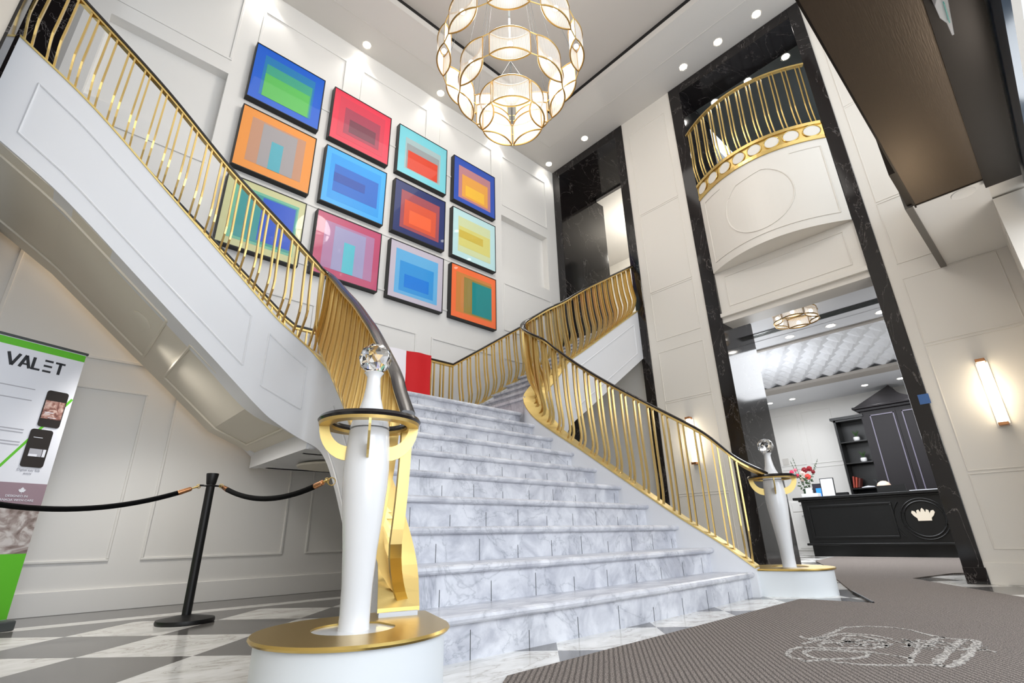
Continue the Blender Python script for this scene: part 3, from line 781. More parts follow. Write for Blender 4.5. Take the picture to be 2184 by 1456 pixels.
# ================================================================== DOWNLIGHTS
def downlight(x, y, z, label, energy=38, spot=110, r=.055, cat='ceiling light', group=None, es=True, tilt=None, color=(1, .96, .9)):
    t = thing('downlight', label, cat, (x, y, z), group=group)
    MB().lathe([(r+.018, -.004), (r+.018, .002), (r, .002), (r, -.006)], n=24).build('trim_ring', M['ceil'], t, smooth=True)
    MB().lathe([(0, -.0045), (r, -.0045), (r, .001), (0, .001)], n=24).build('lens', M['bulb'], t)
    if es:
        light('downlight_beam', 'SPOT', (x, y, z-.03), energy, color, tilt or (0, 0, 0), .05, spot=spot, blend=.7)
    return t
names_back = ['above the blue and green print', 'above the gap right of the red print', 'near the top right corner of the stair wall']
for x, lab in ((.82, 'round ceiling downlight close to the wall above the blue and green print'), (2.18, 'round ceiling downlight above the red and maroon print'), (3.54, 'round ceiling downlight above the turquoise and red print'), (4.90, 'round ceiling downlight above the blue and yellow print'), (6.20, 'round ceiling downlight in the corner above the far portal')):
    downlight(x, 5.47, ZC, lab, 16, 95, group='ceiling downlights along the stair wall')
for y, lab in ((4.53, 'round ceiling downlight beside the far black portal'), (2.45, 'round ceiling downlight above the far side of the lobby portal, farthest of three'), (1.86, 'round ceiling downlight above the middle of the lobby portal'), (1.27, 'round ceiling downlight above the near side of the lobby portal')):
    downlight(6.205, y, ZC, lab, 12, 95, group='ceiling downlights along the portal wall')
for y, lab in ((2.39, 'downlight behind the balcony railing, nearest the far jamb'), (1.82, 'downlight behind the middle of the balcony railing'), (1.23, 'downlight behind the balcony railing, nearest the near jamb')):
    downlight(7.08, y, 7.36, 'round '+lab, 14, 120, group='downlights behind the balcony')
light('stair_fill', 'AREA', (2.8, 2.8, 7.4), 35, (1, .96, .91), (0, 0, 0), 3.5, 2.5)

# ================================================================== CHANDELIER
def lens_shade(L, Wd, H, parent, loc, rz, sub_bulb=True):
    t = empty('lens_shade', loc, rz); t.parent = parent
    n_ = 10; R = (L*L/4+(Wd/2)**2)/(Wd)   # arc radius
    def arc(sgn):
        out = []
        th = math.asin((L/2)/R)
        for i in range(n_+1):
            a = -th+2*th*i/n_; out.append((R*math.sin(a), sgn*(R*math.cos(a)-(R-Wd/2))))
        return out
    A = arc(1); B = arc(-1)
    sh = MB()
    for P in (A, B):
        vs = [(x, y, 0) for x, y in P]+[(x, y, H) for x, y in P]; k = len(P); sh.add(vs, [(i, i+1, k+i+1, k+i) for i in range(k-1)])
    sh.build('pleated_shade', M['shade'], t, smooth=True)
    loop = A+B[::-1][1:-1]
    fr = MB()
    for z in (0, H): fr.tube([(x, y, z) for x, y in loop], .0085, 6, True)
    for x in (-L/2, L/2): fr.tube([(x, 0, 0), (x, 0, H)], .005, 6)
    fr.build('gold_frame', M['framegold'], t)
    if sub_bulb:
        MB().ball((0, 0, H*.45), .026, 10).build('bulb', M['bulbwarm'], t, smooth=True)
    return t
CX, CY = 2.68, 2.82
ch = thing('chandelier', 'large three-tier chandelier of gold framed lens shaped shades over the stairs', 'chandelier', (CX, CY, 4.30))
def tier(z, R, nn, a0, L, Wd, H):
    for k in range(nn):
        a = math.radians(a0+360*k/nn)
        lens_shade(L, Wd, H, ch, (R*math.cos(a), R*math.sin(a), z-4.30), a+PI/2)
FA = math.degrees(math.atan2(CY, CX))    # direction away from the entrance side
FA += 180
tier(4.36, .262, 5, FA, .355, .125, .27)
tier(4.70, .49, 7, FA, .39, .135, .28)
tier(5.10, .70, 9, FA, .395, .14, .28)
rod = MB(); rod.cyl((0, 0, .05), (0, 0, ZC-.1+.3-4.30), .010, 8); rod.build('rod', M['vent'], ch)
MB().lathe([(0, 3.50), (.16, 3.50), (.16, 3.56), (0, 3.565)], n=28).build('canopy', M['gold'], ch, smooth=True)
cb = MB()
for k in range(9):
    a = math.radians(FA+20+40*k); cb.cyl((.70*math.cos(a), .70*math.sin(a), 1.08), (.10*math.cos(a), .10*math.sin(a), 3.50), .0022, 4)
for k in range(7):
    a = math.radians(FA+25.7+51.43*k); cb.cyl((.49*math.cos(a), .49*math.sin(a), .68), (.08*math.cos(a), .08*math.sin(a), 3.50), .0022, 4)
for k in range(5):
    a = math.radians(FA+36+72*k); cb.cyl((.262*math.cos(a), .262*math.sin(a), .33), (.0, .0, .9), .0022, 4)
cb.build('suspension_cable', M['vent'], ch)
jn = MB()
for (z, R, nn, L, hh) in ((4.36, .262, 5, .355, .27), (4.70, .49, 7, .39, .28), (5.10, .70, 9, .395, .28)):
    for zz in (z-4.30, z-4.30+hh):
        for k in range(nn):
            a1 = math.radians(FA+360*(k)/nn); a2 = math.radians(FA+360*(k+1)/nn)
            p = Vector((R*math.cos(a1), R*math.sin(a1), zz))+Vector((-math.sin(a1), math.cos(a1), 0))*L/2
            q = Vector((R*math.cos(a2), R*math.sin(a2), zz))-Vector((-math.sin(a2), math.cos(a2), 0))*L/2
            if (q-p).length > .01: jn.cyl(p, q, .006, 6)
jn.build('joint', M['gold'], ch)
for z, e in ((4.15, 7), (4.98, 9), (5.85, 75)):
    light('chandelier_glow', 'POINT', (CX, CY, z), e, (1, .95, .89), size=.3)

# ================================================================== SCONCES
def sconce(y, z, label, lx=.64):
    t = thing('wall_sconce', label, 'wall lamp', (XR, y, z))
    MB().box(-.012, -.045, -lx/2, 0, .045, lx/2).build('backplate', M['wall'], t)
    MB().tube([(-.055, 0, -lx/2+.03), (-.055, 0, lx/2-.03)], .030, 20).build('glass_tube', M['tube'], t, smooth=True)
    for s in (-1, 1):
        MB().box(-.092, -.036, s*(lx/2-.015)-.015, -.006, .036, s*(lx/2-.015)+.015).build('end_cap', M['copper'], t, bevel=.004)
    light('sconce_glow', 'POINT', (XR-.16, y, z), 1.6, (1, .86, .66), size=.06)
sconce(3.39, 1.65, 'slim vertical tube wall lamp between the two black portals')
sconce(.32, 1.66, 'slim vertical glowing tube wall lamp right of the lobby portal')

# ================================================================== STANCHION, ROPES
st = thing('stanchion', 'black metal rope stanchion standing on the checkerboard floor', 'stanchion', (.934, 4.295, 0))
MB().lathe([(0, 0), (.172, 0), (.176, .012), (.172, .026), (.06, .045), (.03, .05), (0, .05)], n=36).build('base', M['black'], st, smooth=True)
MB().tube([(0, 0, .04), (0, 0, .90)], .0285, 20).build('pole', M['black'], st, smooth=True)
MB().lathe([(.029, .895), (.032, .90), (.036, .93), (.041, .965), (.040, .972), (0, .974)], n=28).build('cap', M['black'], st, smooth=True)
hk = MB(); hk.tube([(.09*math.cos(a)*.5-.0, .03*math.sin(a), .885) for a in [2*PI*k/16 for k in range(16)]], .006, 6, True); hk.tube([(-.07, 0, .885), (.07, 0, .885)], .007, 6); hk.build('hook_ring', M['black'], st)
def rope(A, B, sag, label, ring=False):
    A = Vector(A); B = Vector(B); t = thing('barrier_rope', label, 'rope', A)
    K = 24; P = [(B-A)*(k/K)-Vector((0, 0, sag*4*(k/K)*(1-k/K))) for k in range(K+1)]
    c0, c1 = 2, K-2
    MB().tube(P[c0:c1+1], .0165, 12).build('cloth_cover', M['velvet'], t, smooth=True)
    for pts in (P[0:c0+1], P[c1:K+1][::-1]):
        a, c = Vector(pts[0]), Vector(pts[-1]); d = (c-a)
        MB().tube([a+d*.45, a+d*.5, c, c+d*.12], [.008, .015, .0175, .0175], 12).build('brass_end', M['copper'], t, smooth=True)
        e = MB(); e.tube([a+d*.0, a+d*.25, a+d*.45], [.004, .007, .004], 8); e.tube([a+d*.12+Vector((.013*math.cos(q), 0, .013*math.sin(q))) for q in [2*PI*k/12 for k in range(12)]], .003, 5, True); e.build('snap_hook', M['gold'], t, smooth=True)
    if ring:
        MB().tube([(B-A)+Vector((.02+.022*math.cos(q), .0, .022*math.sin(q)-.01)) for q in [2*PI*k/16 for k in range(16)]], .003, 6, True).build('wall_ring', M['gold'], t, smooth=True)
    return t
rope((.985, 4.24, .885), (1.245, 2.95, .825), .10, 'short black barrier rope from the stanchion to the stair side', True)
rope((.875, 4.31, .885), (-.55, 4.35, .85), .155, 'long black barrier rope hanging in front of the banner')

# ================================================================== BANNER
GREEN = mat('banner_green', (96, 190, 40), .5); BW = mat('banner_white', (226, 228, 236), .5); BMAU = mat('banner_mauve', (150, 128, 138), .5)
BPIC = mat('banner_photo', (158, 146, 144), .5); n, l, b = nt(BPIC); c_ = ramp(BPIC, noise(BPIC, coords(BPIC), 9, 4, 1.5), [(.3, lin((96, 78, 72))), (.5, lin((160, 146, 142))), (.62, lin((206, 200, 198)))]); l.new(c_, b.inputs['Base Color'])
INK = mat('banner_ink', (36, 38, 44), .5); GREY = mat('banner_grey_text', (170, 170, 178), .5); BDK = mat('phone_black', (34, 28, 26), .4)
PHO = mat('phone_photo', (150, 110, 100), .5); n, l, b = nt(PHO); c_ = ramp(PHO, noise(PHO, coords(PHO), 22, 3, 1.0), [(.35, lin((70, 36, 34))), (.5, lin((150, 104, 94))), (.65, lin((206, 178, 168)))]); l.new(c_, b.inputs['Base Color'])
ang = math.radians(22.3)
bn = thing('rollup_banner', 'tall white and green roll-up banner with two phone pictures beside the wall', 'banner', (.045, 4.92, 0), ang)
# local: x<=0 is along the banner away from its right edge, y towards wall, z up
BT = 1.90
pan = MB(); pan.box(-.85, 0, .06, 0, .004, BT-.03); pan.build('banner_sheet', BW, bn)
MB().box(-.86, -.006, BT-.03, .012, .012, BT-.012).build('top_rail', M['vent'], bn)
MB().box(-.88, -.09, 0, .02, .09, .06).build('base_box', M['vent'], bn, bevel=.01)
MB().box(-.43, .01, .05, -.41, .03, BT-.03).build('support_pole', M['vent'], bn)
def bq(name, m, x0, z0, x1, z1, d=.0012): return MB().box(x0, -d, z0, x1, .0005, z1).build(name, m, bn)
bq('green_band', GREEN, -.85, BT-.085, 0, BT-.035); bq('green_foot', GREEN, -.85, .062, 0, .455)
bq('mauve_panel', BMAU, -.85, .74, 0, .905); bq('photo_panel', BPIC, -.85, .455, 0, .74)
gl = MB()
def bar(mb, x0, z0, x1, z1, w=.009, d=.0022):
    A = Vector((x0, -d/2, z0)); B = Vector((x1, -d/2, z1)); t = B-A; L = t.length; t.normalize()
    mb.obox((A+B)/2, t*L/2, Vector((0, 1, 0)).cross(t)*w, (0, d/2, 0))
H0, H1 = BT-.222, BT-.134; DX = -.095
def lb_(x0, z0, x1, z1, w=.009): bar(gl, x0*1.1+DX, z0, x1*1.1+DX, z1, w)
lb_(-.315, H1, -.285, H0); lb_(-.285, H0, -.255, H1)                      # V
lb_(-.245, H0, -.222, H1); lb_(-.222, H1, -.195, H0); lb_(-.232, H0+.026, -.205, H0+.026, .006)   # A
lb_(-.180, H0, -.180, H1); lb_(-.186, H0+.006, -.140, H0+.006, .007)      # L
for z in (H0+.006, (H0+H1)/2, H1-.006): lb_(-.125, z, -.080, z, .007)     # E of three strokes
lb_(-.038, H0, -.038, H1); lb_(-.066, H1-.006, -.012, H1-.006, .007)      # T
gl.build('word_mark', INK, bn)
dg = MB(); bar(dg, -.30, .98, -.005, 1.52, .008, .0016); dg.build('green_stroke', GREEN, bn)
def phone(cx, cz, w, h, photo):
    poly = []
    r = .018
    for (qx, qz, a0) in ((w/2-r, h/2-r, 0), (-w/2+r, h/2-r, 90), (-w/2+r, -h/2+r, 180), (w/2-r, -h/2+r, 270)):
        for k in range(6): a = math.radians(a0+18*k); poly.append((cx+qx+r*math.cos(a), cz+qz+r*math.sin(a)))
    o = MB().fanprism(poly, lambda u, v, d: (u, -.004+d, v), 0, .0042).build('phone_picture', BDK, bn)
    if photo:
        MB().box(cx-w/2+.006, -.0048, cz-h*.28, cx+w/2-.006, -.0041, cz+h*.22).build('phone_photo', PHO, o)
        k = MB(); k.box(cx-w*.36, -.0056, cz-h*.12, cx+w*.05, -.0049, cz-h*.10); k.box(cx-w*.36, -.0056, cz-h*.16, cx-w*.1, -.0049, cz-h*.145); k.box(cx-.02, -.0056, cz-h*.25, cx+.03, -.0049, cz-h*.235); k.build('phone_text', BW, o)
    else:
        MB().box(cx-w*.30, -.0048, cz-h*.22, cx+w*.26, -.0041, cz-h*.02).build('phone_card', GREY, o)
        k = MB(); k.box(cx-w*.30, -.0056, cz-h*.22, cx+w*.08, -.0049, cz-h*.16); k.box(cx+w*.29, -.0056, cz-h*.22, cx+w*.42, -.0049, cz-h*.02); k.box(cx-w*.3, -.0056, cz+h*.27, cx+w*.1, -.0049, cz+h*.285); k.build('phone_text', BW, o)
phone(-.098, 1.425, .130, .262, True); phone(-.122, 1.142, .130, .262, False)
def text(s, size, x, z, m, name, parent, rot=None, d=.001, align='CENTER'):
    c = bpy.data.curves.new(name, 'FONT'); c.body = s; c.size = size; c.extrude = .0006; c.align_x = align
    o = bpy.data.objects.new(name, c); COL.objects.link(o); o.parent = parent; o.location = (x, -d, z); o.rotation_euler = (PI/2, 0, 0)
    c.materials.append(m)
    bpy.context.view_layer.update()
    me = bpy.data.meshes.new_from_object(o.evaluated_get(bpy.context.evaluated_depsgraph_get())); o2 = bpy.data.objects.new(name, me); COL.objects.link(o2)
    o2.parent = parent; o2.location = o.location; o2.rotation_euler = o.rotation_euler; bpy.data.objects.remove(o); return o2
text('DESIGNED IN', .020, -.15, .812, BW, 'designed_line', bn, d=.0022); text('CANADA WITH CARE', .020, -.15, .786, BW, 'canada_line', bn, d=.0022)
text('Digital key fob\nentry', .022, -.13, .985, GREY, 'caption_line', bn, d=.0012)
MB().fanprism([(u*.14, v*.14) for u, v in leaf], lambda u, v, d: (u-.13, -.0024+d, v+.856), 0, .001).build('leaf_mark', BW, bn)
k = MB()
for z in (1.54, 1.46, 1.255, 1.235, 1.17, 1.15):
    bar(k, -.60, z, -.235 if z > 1.3 else -.225, z, .003, .0014)
k.build('body_text', GREY, bn)

# ================================================================== FLOOR MATS
mt = MB(); mt.prism([(-.6, -2.8), (4.9, -2.8), (4.95, .1), (5.35, .50), (6.33, 1.16), (6.72, 1.41), (7.62, 1.22), (7.96, .95), (11.25, 1.4), (11.25, 3.45), (9.6, 3.25), (7.75, 2.45), (6.5, 2.05), (5.10, 1.50), (4.44, 1.20), (4.40, 1.65), (1.45, 1.635), (.9, 1.2), (-.6, 1.15)], .001, .012)
mtr = thing('entry_mat', 'grey-brown ribbed entrance mat running from the doors to the reception desk', 'mat', (2.8, .9, 0))
o = mt.build('ribbed_carpet', M['mat'], mtr); o.matrix_parent_inverse = Matrix.Translation((-2.8, -.9, 0))
sm = MB(); sm.tube([(4.43, 1.19, .013), (5.10, 1.50, .013)], .008, 6); o = sm.build('rubber_edge', M['black'], mtr); o.matrix_parent_inverse = Matrix.Translation((-2.8, -.9, 0))
lg = MB()
def flat_line(mb, P, w, z=.0135):
    P = [Vector((x, y, z)) for x, y in P]; secs = []
    for i, p in enumerate(P):
        t = (P[min(i+1, len(P)-1)]-P[max(i-1, 0)]).normalized(); a = Vector((t.y, -t.x, 0)); ww = w*(.75+.5*random.random())
        secs.append([p-a*ww, p+a*ww, p+a*ww+Vector((0, 0, -.002)), p-a*ww+Vector((0, 0, -.002))])
    mb.sweep(secs)
def ell(cx, cy, a, b_, rot, t0=0, t1=360, n=28, j=.0):
    out = []
    for i in range(n+1):
        t = math.radians(t0+(t1-t0)*i/n); x = a*math.cos(t)*(1+random.uniform(-j, j)); y = b_*math.sin(t)*(1+random.uniform(-j, j)); out.append((cx+x*math.cos(rot)-y*math.sin(rot), cy+x*math.sin(rot)+y*math.cos(rot)))
    return out
LOGO = {'oval': [(2.64, 0.556), (2.615, 0.531), (2.673, 0.506), (2.841, 0.497), (3.063, 0.499), (3.215, 0.505), (3.275, 0.532), (3.238, 0.556), (3.067, 0.565), (2.864, 0.562), (2.709, 0.56), (2.64, 0.556)],
 'arc': [(2.6, 0.627), (2.736, 0.645), (2.896, 0.656), (3.041, 0.649), (3.193, 0.649), (3.278, 0.633)],
 'bottom': [(2.382, 0.927), (2.443, 0.887), (2.446, 0.827), (2.452, 0.765), (2.509, 0.688), (2.575, 0.615), (2.63, 0.554)],
 'top': [(3.266, 1.055), (3.369, 0.986), (3.422, 0.894), (3.4, 0.79), (3.311, 0.704), (3.262, 0.63), (3.257, 0.554)],
 'a': [(2.897, 1.125), (2.835, 1.067), (2.926, 1.046), (3.045, 1.042), (3.172, 1.038), (3.274, 1.046)],
 'b': [(2.715, 1.046), (2.827, 1.034), (2.947, 1.022), (3.08, 1.001), (3.125, 0.948), (3.128, 0.875), (3.073, 0.789)],
 'c': [(2.481, 1.029), (2.561, 1.039), (2.642, 1.035), (2.649, 1.009), (2.666, 0.972), (2.685, 0.914), (2.705, 0.858), (2.714, 0.796), (2.712, 0.734), (2.686, 0.643)],
 'd': [(2.731, 0.989), (2.8, 0.986), (2.852, 0.945), (2.89, 0.881), (2.908, 0.822), (2.886, 0.773), (2.791, 0.811), (2.754, 0.871), (2.697, 0.936), (2.709, 0.977), (2.731, 0.989)],
 'e': [(2.55, 0.984), (2.599, 0.978), (2.643, 0.928), (2.669, 0.848), (2.691, 0.79), (2.586, 0.784), (2.507, 0.844), (2.454, 0.904), (2.49, 0.955), (2.55, 0.984)],
 'f': [(2.481, 1.029), (2.406, 0.988), (2.407, 0.957), (2.382, 0.927)],
 'g': [(3.024, 0.975), (3.081, 0.931), (3.051, 0.857), (3.024, 0.805), (2.978, 0.839), (2.975, 0.903), (2.994, 0.967)]
}
for k_, P_ in LOGO.items():
    Q_ = spline([(x, y, 0) for x, y in P_], .02)
    Q_ = [(p.x+random.uniform(-.005, .005), p.y+random.uniform(-.005, .005)) for p in Q_]
    flat_line(lg, Q_, .016 if k_ == 'oval' else .010)
for k in range(70):
    u = random.random(); v = random.random()
    x = 2.78+.30*u+.10*v; y = 1.00-.52*u+.20*(v-.5)
    a = random.uniform(0, PI); L = random.uniform(.02, .05)
    flat_line(lg, [(x-L*math.cos(a), y-L*math.sin(a)), (x+L*math.cos(a), y+L*math.sin(a))], .006, .0142)
o = lg.build('woven_logo', M['logo'], mtr); o.matrix_parent_inverse = Matrix.Translation((-2.8, -.9, 0))

# ================================================================== ENTRANCE CANOPY
cn = MB(); ZK = 3.0
cn.box(-.2, -.15, ZK, 4.885, .275, ZK+.02)
struct(cn.build('ceiling_canopy', M['bronze']), 'brushed bronze soffit over the entrance')
ck = MB()
ck.box(-.2, -.36, ZK-.015, 5.02, -.15, ZK+.03); ck.box(-.2, .275, ZK-.004, 4.93, .287, ZK+.05); ck.box(4.885, -.16, ZK-.004, 4.90, .287, ZK+.03)
ck.box(4.3, .287, ZK+.02, 4.93, .33, ZK+.4)
struct(ck.build('trim_8', M['bronzedark']), 'dark edge strips of the entrance soffit')
struct(MB().box(-.2, -.5, ZK+.05, XR, .28, ZK+.9).build('wall_canopy', M['wallwarm']), 'white bulkhead above the entrance soffit')
cc = MB(); cc.box(4.90, -.17, ZK+.03, XR, .30, ZK+.05)
struct(cc.build('ceiling_entry', M['wall']), 'cream ceiling between the entrance soffit and the wall')
struct(MB().box(4.90, .30, ZK+.0, XR-.03, .352, ZK+.30).build('trim_9', mat('grey_track', (98, 94, 88), .4)), 'grey edge strip of the entrance ceiling')
sp = thing('ceiling_speaker', 'flush round white ceiling speaker in the cream entrance ceiling', 'speaker', (5.05, -.02, ZK+.03))
MB().lathe([(0, -.004), (.07, -.004), (.078, -.008), (.082, 0), (0, 0)], n=28).build('grille', M['wall'], sp, smooth=True)
sg = thing('hanging_sign', 'small glossy white blade sign hanging under the dark entrance soffit', 'sign', (2.85, -.20, ZK-.02))
MB().fanprism([(-.30, .0), (-.22, .03), (-.16, .015), (-.10, .035), (.0, .03), (.06, .012), (.17, .006), (.17, -.004), (.05, -.010), (-.08, -.016), (-.30, -.02)], lambda u, v, d: (u, v-.012, -.03+d), -.05, .012).build('blade', M['newel'], sg, bevel=.003)
MB().box(-.10, -.012, -.095, .05, -.008, -.005).build('edge_strip', mat('teal_edge', (120, 200, 190), .3), sg)
MB().cyl((-.2, 0, -.03), (-.2, 0, .01), .006, 6).build('hanger', M['vent'], sg)
struct(MB().box(-.2, -.40, ZK-.3, 5.3, -.37, ZK+.9).build('window_1', mat('tinted_glazing', (70, 84, 100), .1, .3)), 'tinted glazing above the entrance doors')

# ================================================================== LOBBY
LX1 = 13.6; LZ = 3.42
lb = MB(); lb.box(LX1, -1.5, 0, LX1+.2, 8.2, LZ+.1); lb.box(XR+T, 8.0, 0, LX1, 8.2, LZ+.1); lb.box(XR+T, -1.7, 0, LX1, -1.5, LZ+.1)
lb.box(XR+T, 2.90, 0, XR+T+.1, 8.0, LZ+.1) ; lb.box(XR+T, -1.5, 0, XR+T+.1, .79, LZ+.1)
for y0, y1 in ((3.55, 4.2), (4.32, 4.9), (5.0, 5.7)):
    moulding_x(lb, y0, 1.95, y1, 3.2, LX1, .012, .01); moulding_x(lb, y0, .3, y1, 1.87, LX1, .012, .01)
struct(lb.build('wall_lobby', M['wall']), 'white panelled walls of the reception lobby')
lc = MB(); lc.box(XR+T, -1.5, LZ, 8.75, 8.0, LZ+.12); lc.box(11.75, -1.5, LZ-.02, LX1, 8.0, LZ+.12); lc.box(8.75, -1.5, LZ+.10, 11.75, 8.0, LZ+.14)
lc.box(8.30, -1.0, LZ-.008, 8.32, 7, LZ+.001)
struct(lc.build('ceiling_lobby', M['tuft']), 'white ceiling of the reception lobby')
bm_ = MB(); bm_.box(11.55, -1.2, LZ-.05, 11.95, 7.6, LZ+.01); bm_.box(8.72, -1.2, LZ-.03, 8.80, 7.6, LZ+.02)
struct(bm_.build('trim_10', M['ceil2']), 'grey-beige beam across the lobby ceiling')
# relief panel ceiling: rows of petal shaped blocks
tf = MB(); sz = .31
for i in range(9):
    for j in range(-2, 20):
        x0 = 8.84+i*sz; y0 = -.1+j*sz+(sz/2 if i % 2 else 0)
        if y0 > 5.5: continue
        # wedge tile: high at one edge, pointed petals
        vs = [(x0, y0, LZ+.085), (x0, y0+sz, LZ+.085), (x0+sz, y0+sz, LZ+.085), (x0+sz, y0, LZ+.085), (x0+sz*.92, y0+sz*.5, LZ-.005), (x0+sz*.25, y0+sz*.5, LZ+.045)]
        tf.add(vs, [(0, 5, 1), (1, 5, 4), (1, 4, 2), (2, 4, 3), (3, 4, 0), (0, 4, 5)])
struct(tf.build('ceiling_relief', M['tuft']), 'white sculpted relief panels on the lobby ceiling')
def vent(x, y, label):
    t = thing('ceiling_vent', label, 'vent', (x, y, LZ))
    MB().box(-.10, -.42, -.006, .10, .42, .002).build('frame', M['vent'], t)
    for k in range(3): MB().box(-.07+k*.055, -.39, -.011, -.045+k*.055, .39, -.006).build('slat', M['mirrorgrey'], t)
vent(8.0, 2.70, 'grey linear air vent in the lobby ceiling, beside the dark jamb'); vent(8.0, 1.55, 'grey linear air vent in the lobby ceiling, right of its twin')
for i, y in enumerate((3.14, 2.52, 1.92, 1.26)):
    downlight(8.5, y, LZ, 'round downlight in the front row of the lobby ceiling, '+('by the dark jamb', 'second from the dark jamb', 'third from the dark jamb', 'partly behind the near jamb')[i], 11, 125, group='front row of lobby downlights', color=(.95, .97, 1))
for i, y in enumerate((4.6, 4.08, 2.58, 1.93)):
    downlight(12.87, y, LZ-.02, 'round downlight above the reception desk, '+('nearest the dark jamb', 'over the flowers', 'left of the cabinet peak', 'right of the cabinet peak')[i], 9, 130, group='rear row of lobby downlights', color=(.95, .97, 1))
light('lobby_mid_fill', 'POINT', (9.6, 3.4, 2.3), 45, (.93, .96, 1), size=.5)  # added mid-room point light with no fixture, lifts the lobby ceiling
light('lobby_fill', 'AREA', (10.2, 2.6, 3.35), 170, (.93, .96, 1), (0, 0, 0), 3.5, 4.0)
lch = thing('lobby_chandelier', 'small chandelier of lens shaped shades on the lobby ceiling', 'chandelier', (7.35, 2.05, LZ-.20))
for k in range(6):
    a = math.radians(k*60+10); lens_shade(.26, .10, .13, lch, (.24*math.cos(a), .24*math.sin(a), 0), a+PI/2, True)
MB().cyl((0, 0, .10), (0, 0, .20), .06, 16).build('canopy', M['gold'], lch)
MB().tube([(.24*math.cos(2*PI*k/24), .24*math.sin(2*PI*k/24), .13) for k in range(24)], .006, 6, True).build('ring', M['gold'], lch)

# reception desk
dk = thing('reception_desk', 'black panelled reception desk with a pale crown emblem in a round medallion', 'desk', (11.43, 2.6, 0))
MB().box(.06, -1.30, 0, .75, 1.28, .20).build('kick_plinth', M['desk'], dk)
MB().box(0, -1.35, .23, .80, 1.30, 1.02).build('body', M['desk'], dk)
d_ = MB(); d_.box(-.04, -1.38, .195, .82, 1.34, .235); d_.build('base_moulding', M['desk'], dk, bevel=.008)
d_ = MB(); d_.box(-.03, -1.38, 1.0, .82, 1.34, 1.035); d_.box(-.08, -1.42, 1.035, .85, 1.42, 1.085); d_.build('counter_top', M['desk'], dk, bevel=.008)
d_ = MB(); moulding_x(d_, -.20, .32, 1.20, .92, 0, .035, .022); d_.build('front_moulding', M['desk'], dk, bevel=.004)
d_ = MB(); yc, zc = -.62, .62
for R_, r2 in ((.29, .014), (.335, .010)): d_.tube([(-.008, yc+R_*math.cos(2*PI*k/40), zc+R_*math.sin(2*PI*k/40)) for k in range(40)], r2, 8, True)
d_.tube([(-.008, yc+.44*math.cos(math.radians(t)), zc+.44*math.sin(math.radians(t))) for t in range(-42, 43, 4)], .012, 8)
d_.tube([(-.008, yc-.44*math.cos(math.radians(t)), zc+.44*math.sin(math.radians(t))) for t in range(-42, 43, 4)], .012, 8); d_.build('round_medallion', M['desk'], dk, smooth=True)
cr = [(-.095, -.085), (.095, -.085), (.10, -.04), (.14, .0), (.165, .05), (.15, .085), (.115, .075), (.09, .03), (.085, .085), (.055, .10), (.035, .05), (.02, .10), (.0, .125), (-.02, .10), (-.035, .05), (-.055, .10), (-.085, .085), (-.09, .03), (-.115, .075), (-.15, .085), (-.165, .05), (-.14, .0), (-.10, -.04)]
MB().fanprism(cr, lambda u, v, d: (-.018+d, yc+u, zc+.05+v), 0, .02).build('crown_emblem', mat('cream_emblem', (238, 226, 206), .4), dk)
# back cabinets
cb_ = thing('display_cabinet', 'tall dark wood cabinet with gabled top and open shelves behind the desk', 'cabinet', (13.2, 2.6, 0))
c_ = MB(); c_.box(.0, -1.0, .75, .38, .28, 2.92); c_.build('door_case', M['darkwood'], cb_)
c_ = MB(); c_.box(.35, .28, .75, .38, .84, 2.80); c_.box(.0, .80, .75, .38, .84, 2.80); c_.box(.0, .28, 2.76, .38, .84, 2.82); c_.box(-.03, .24, 2.80, .38, .90, 2.86); c_.build('shelf_case', M['desk'], cb_)
for z in (1.28, 1.82, 2.28): MB().box(.02, .29, z, .35, .80, z+.025).build('shelf', M['desk'], cb_)
MB().box(.0, -1.0, 0, .38, .84, .75).build('lower_case', M['desk'], cb_)
c_ = MB(); c_.box(-.05, -1.05, 2.90, .38, .33, 2.96); c_.box(-.09, -1.08, 2.96, .38, .40, 3.01); c_.build('cornice', M['darkwood'], cb_, bevel=.01)
gp = [(.36, 3.01), (-.33, 3.35), (-.38, 3.38), (-.40, 3.34), (-.45, 3.24), (-.55, 3.15), (-.70, 3.08), (-.90, 3.04), (-1.05, 3.01)]
MB().fanprism([(y, z) for y, z in gp], lambda u, v, d: (d, u, v), -.05, .30).build('gable', M['darkwood'], cb_)
for y0, y1 in ((-.36, .14), (-.96, -.44)):
    o = MB().box(-.015, y0, .80, .0, y1, 2.84).build('door', M['darkwood'], cb_)
    k = MB(); k.box(-.03, y0+.03, .85, -.014, y0+.05, 2.80); k.box(-.03, y1-.05, .85, -.014, y1-.03, 2.80); k.box(-.03, y0+.03, 2.78, -.014, y1-.03, 2.80); k.build('door_moulding', mat('lilac_edge', (120, 114, 132), .3), o)
def pot(y, z, label):
    t = thing('potted_plant', label, 'plant', (13.32, y, z))
    MB().lathe([(0, 0), (.045, 0), (.062, .03), (.062, .075), (.055, .09), (.048, .09), (.045, .08), (0, .08)], n=20).build('pot', M['pot'], t, smooth=True)
    f_ = MB()
    for k in range(14):
        a = k*2.4; r = .04+.02*(k % 3); h = .12+.03*(k % 4); f_.tube([(0, 0, .08), (r*.5*math.cos(a), r*.5*math.sin(a), .08+h*.5), (r*math.cos(a), r*math.sin(a), .08+h*.8)], [.003, .008, .002], 5)
    f_.build('foliage', M['green'], t)
pot(3.10, 2.305, 'small plant in a white pot on the upper cabinet shelf'); pot(3.07, 1.845, 'small plant in a white pot on the middle cabinet shelf')
bkc = [(150, 60, 46), (170, 70, 50), (96, 44, 38)]
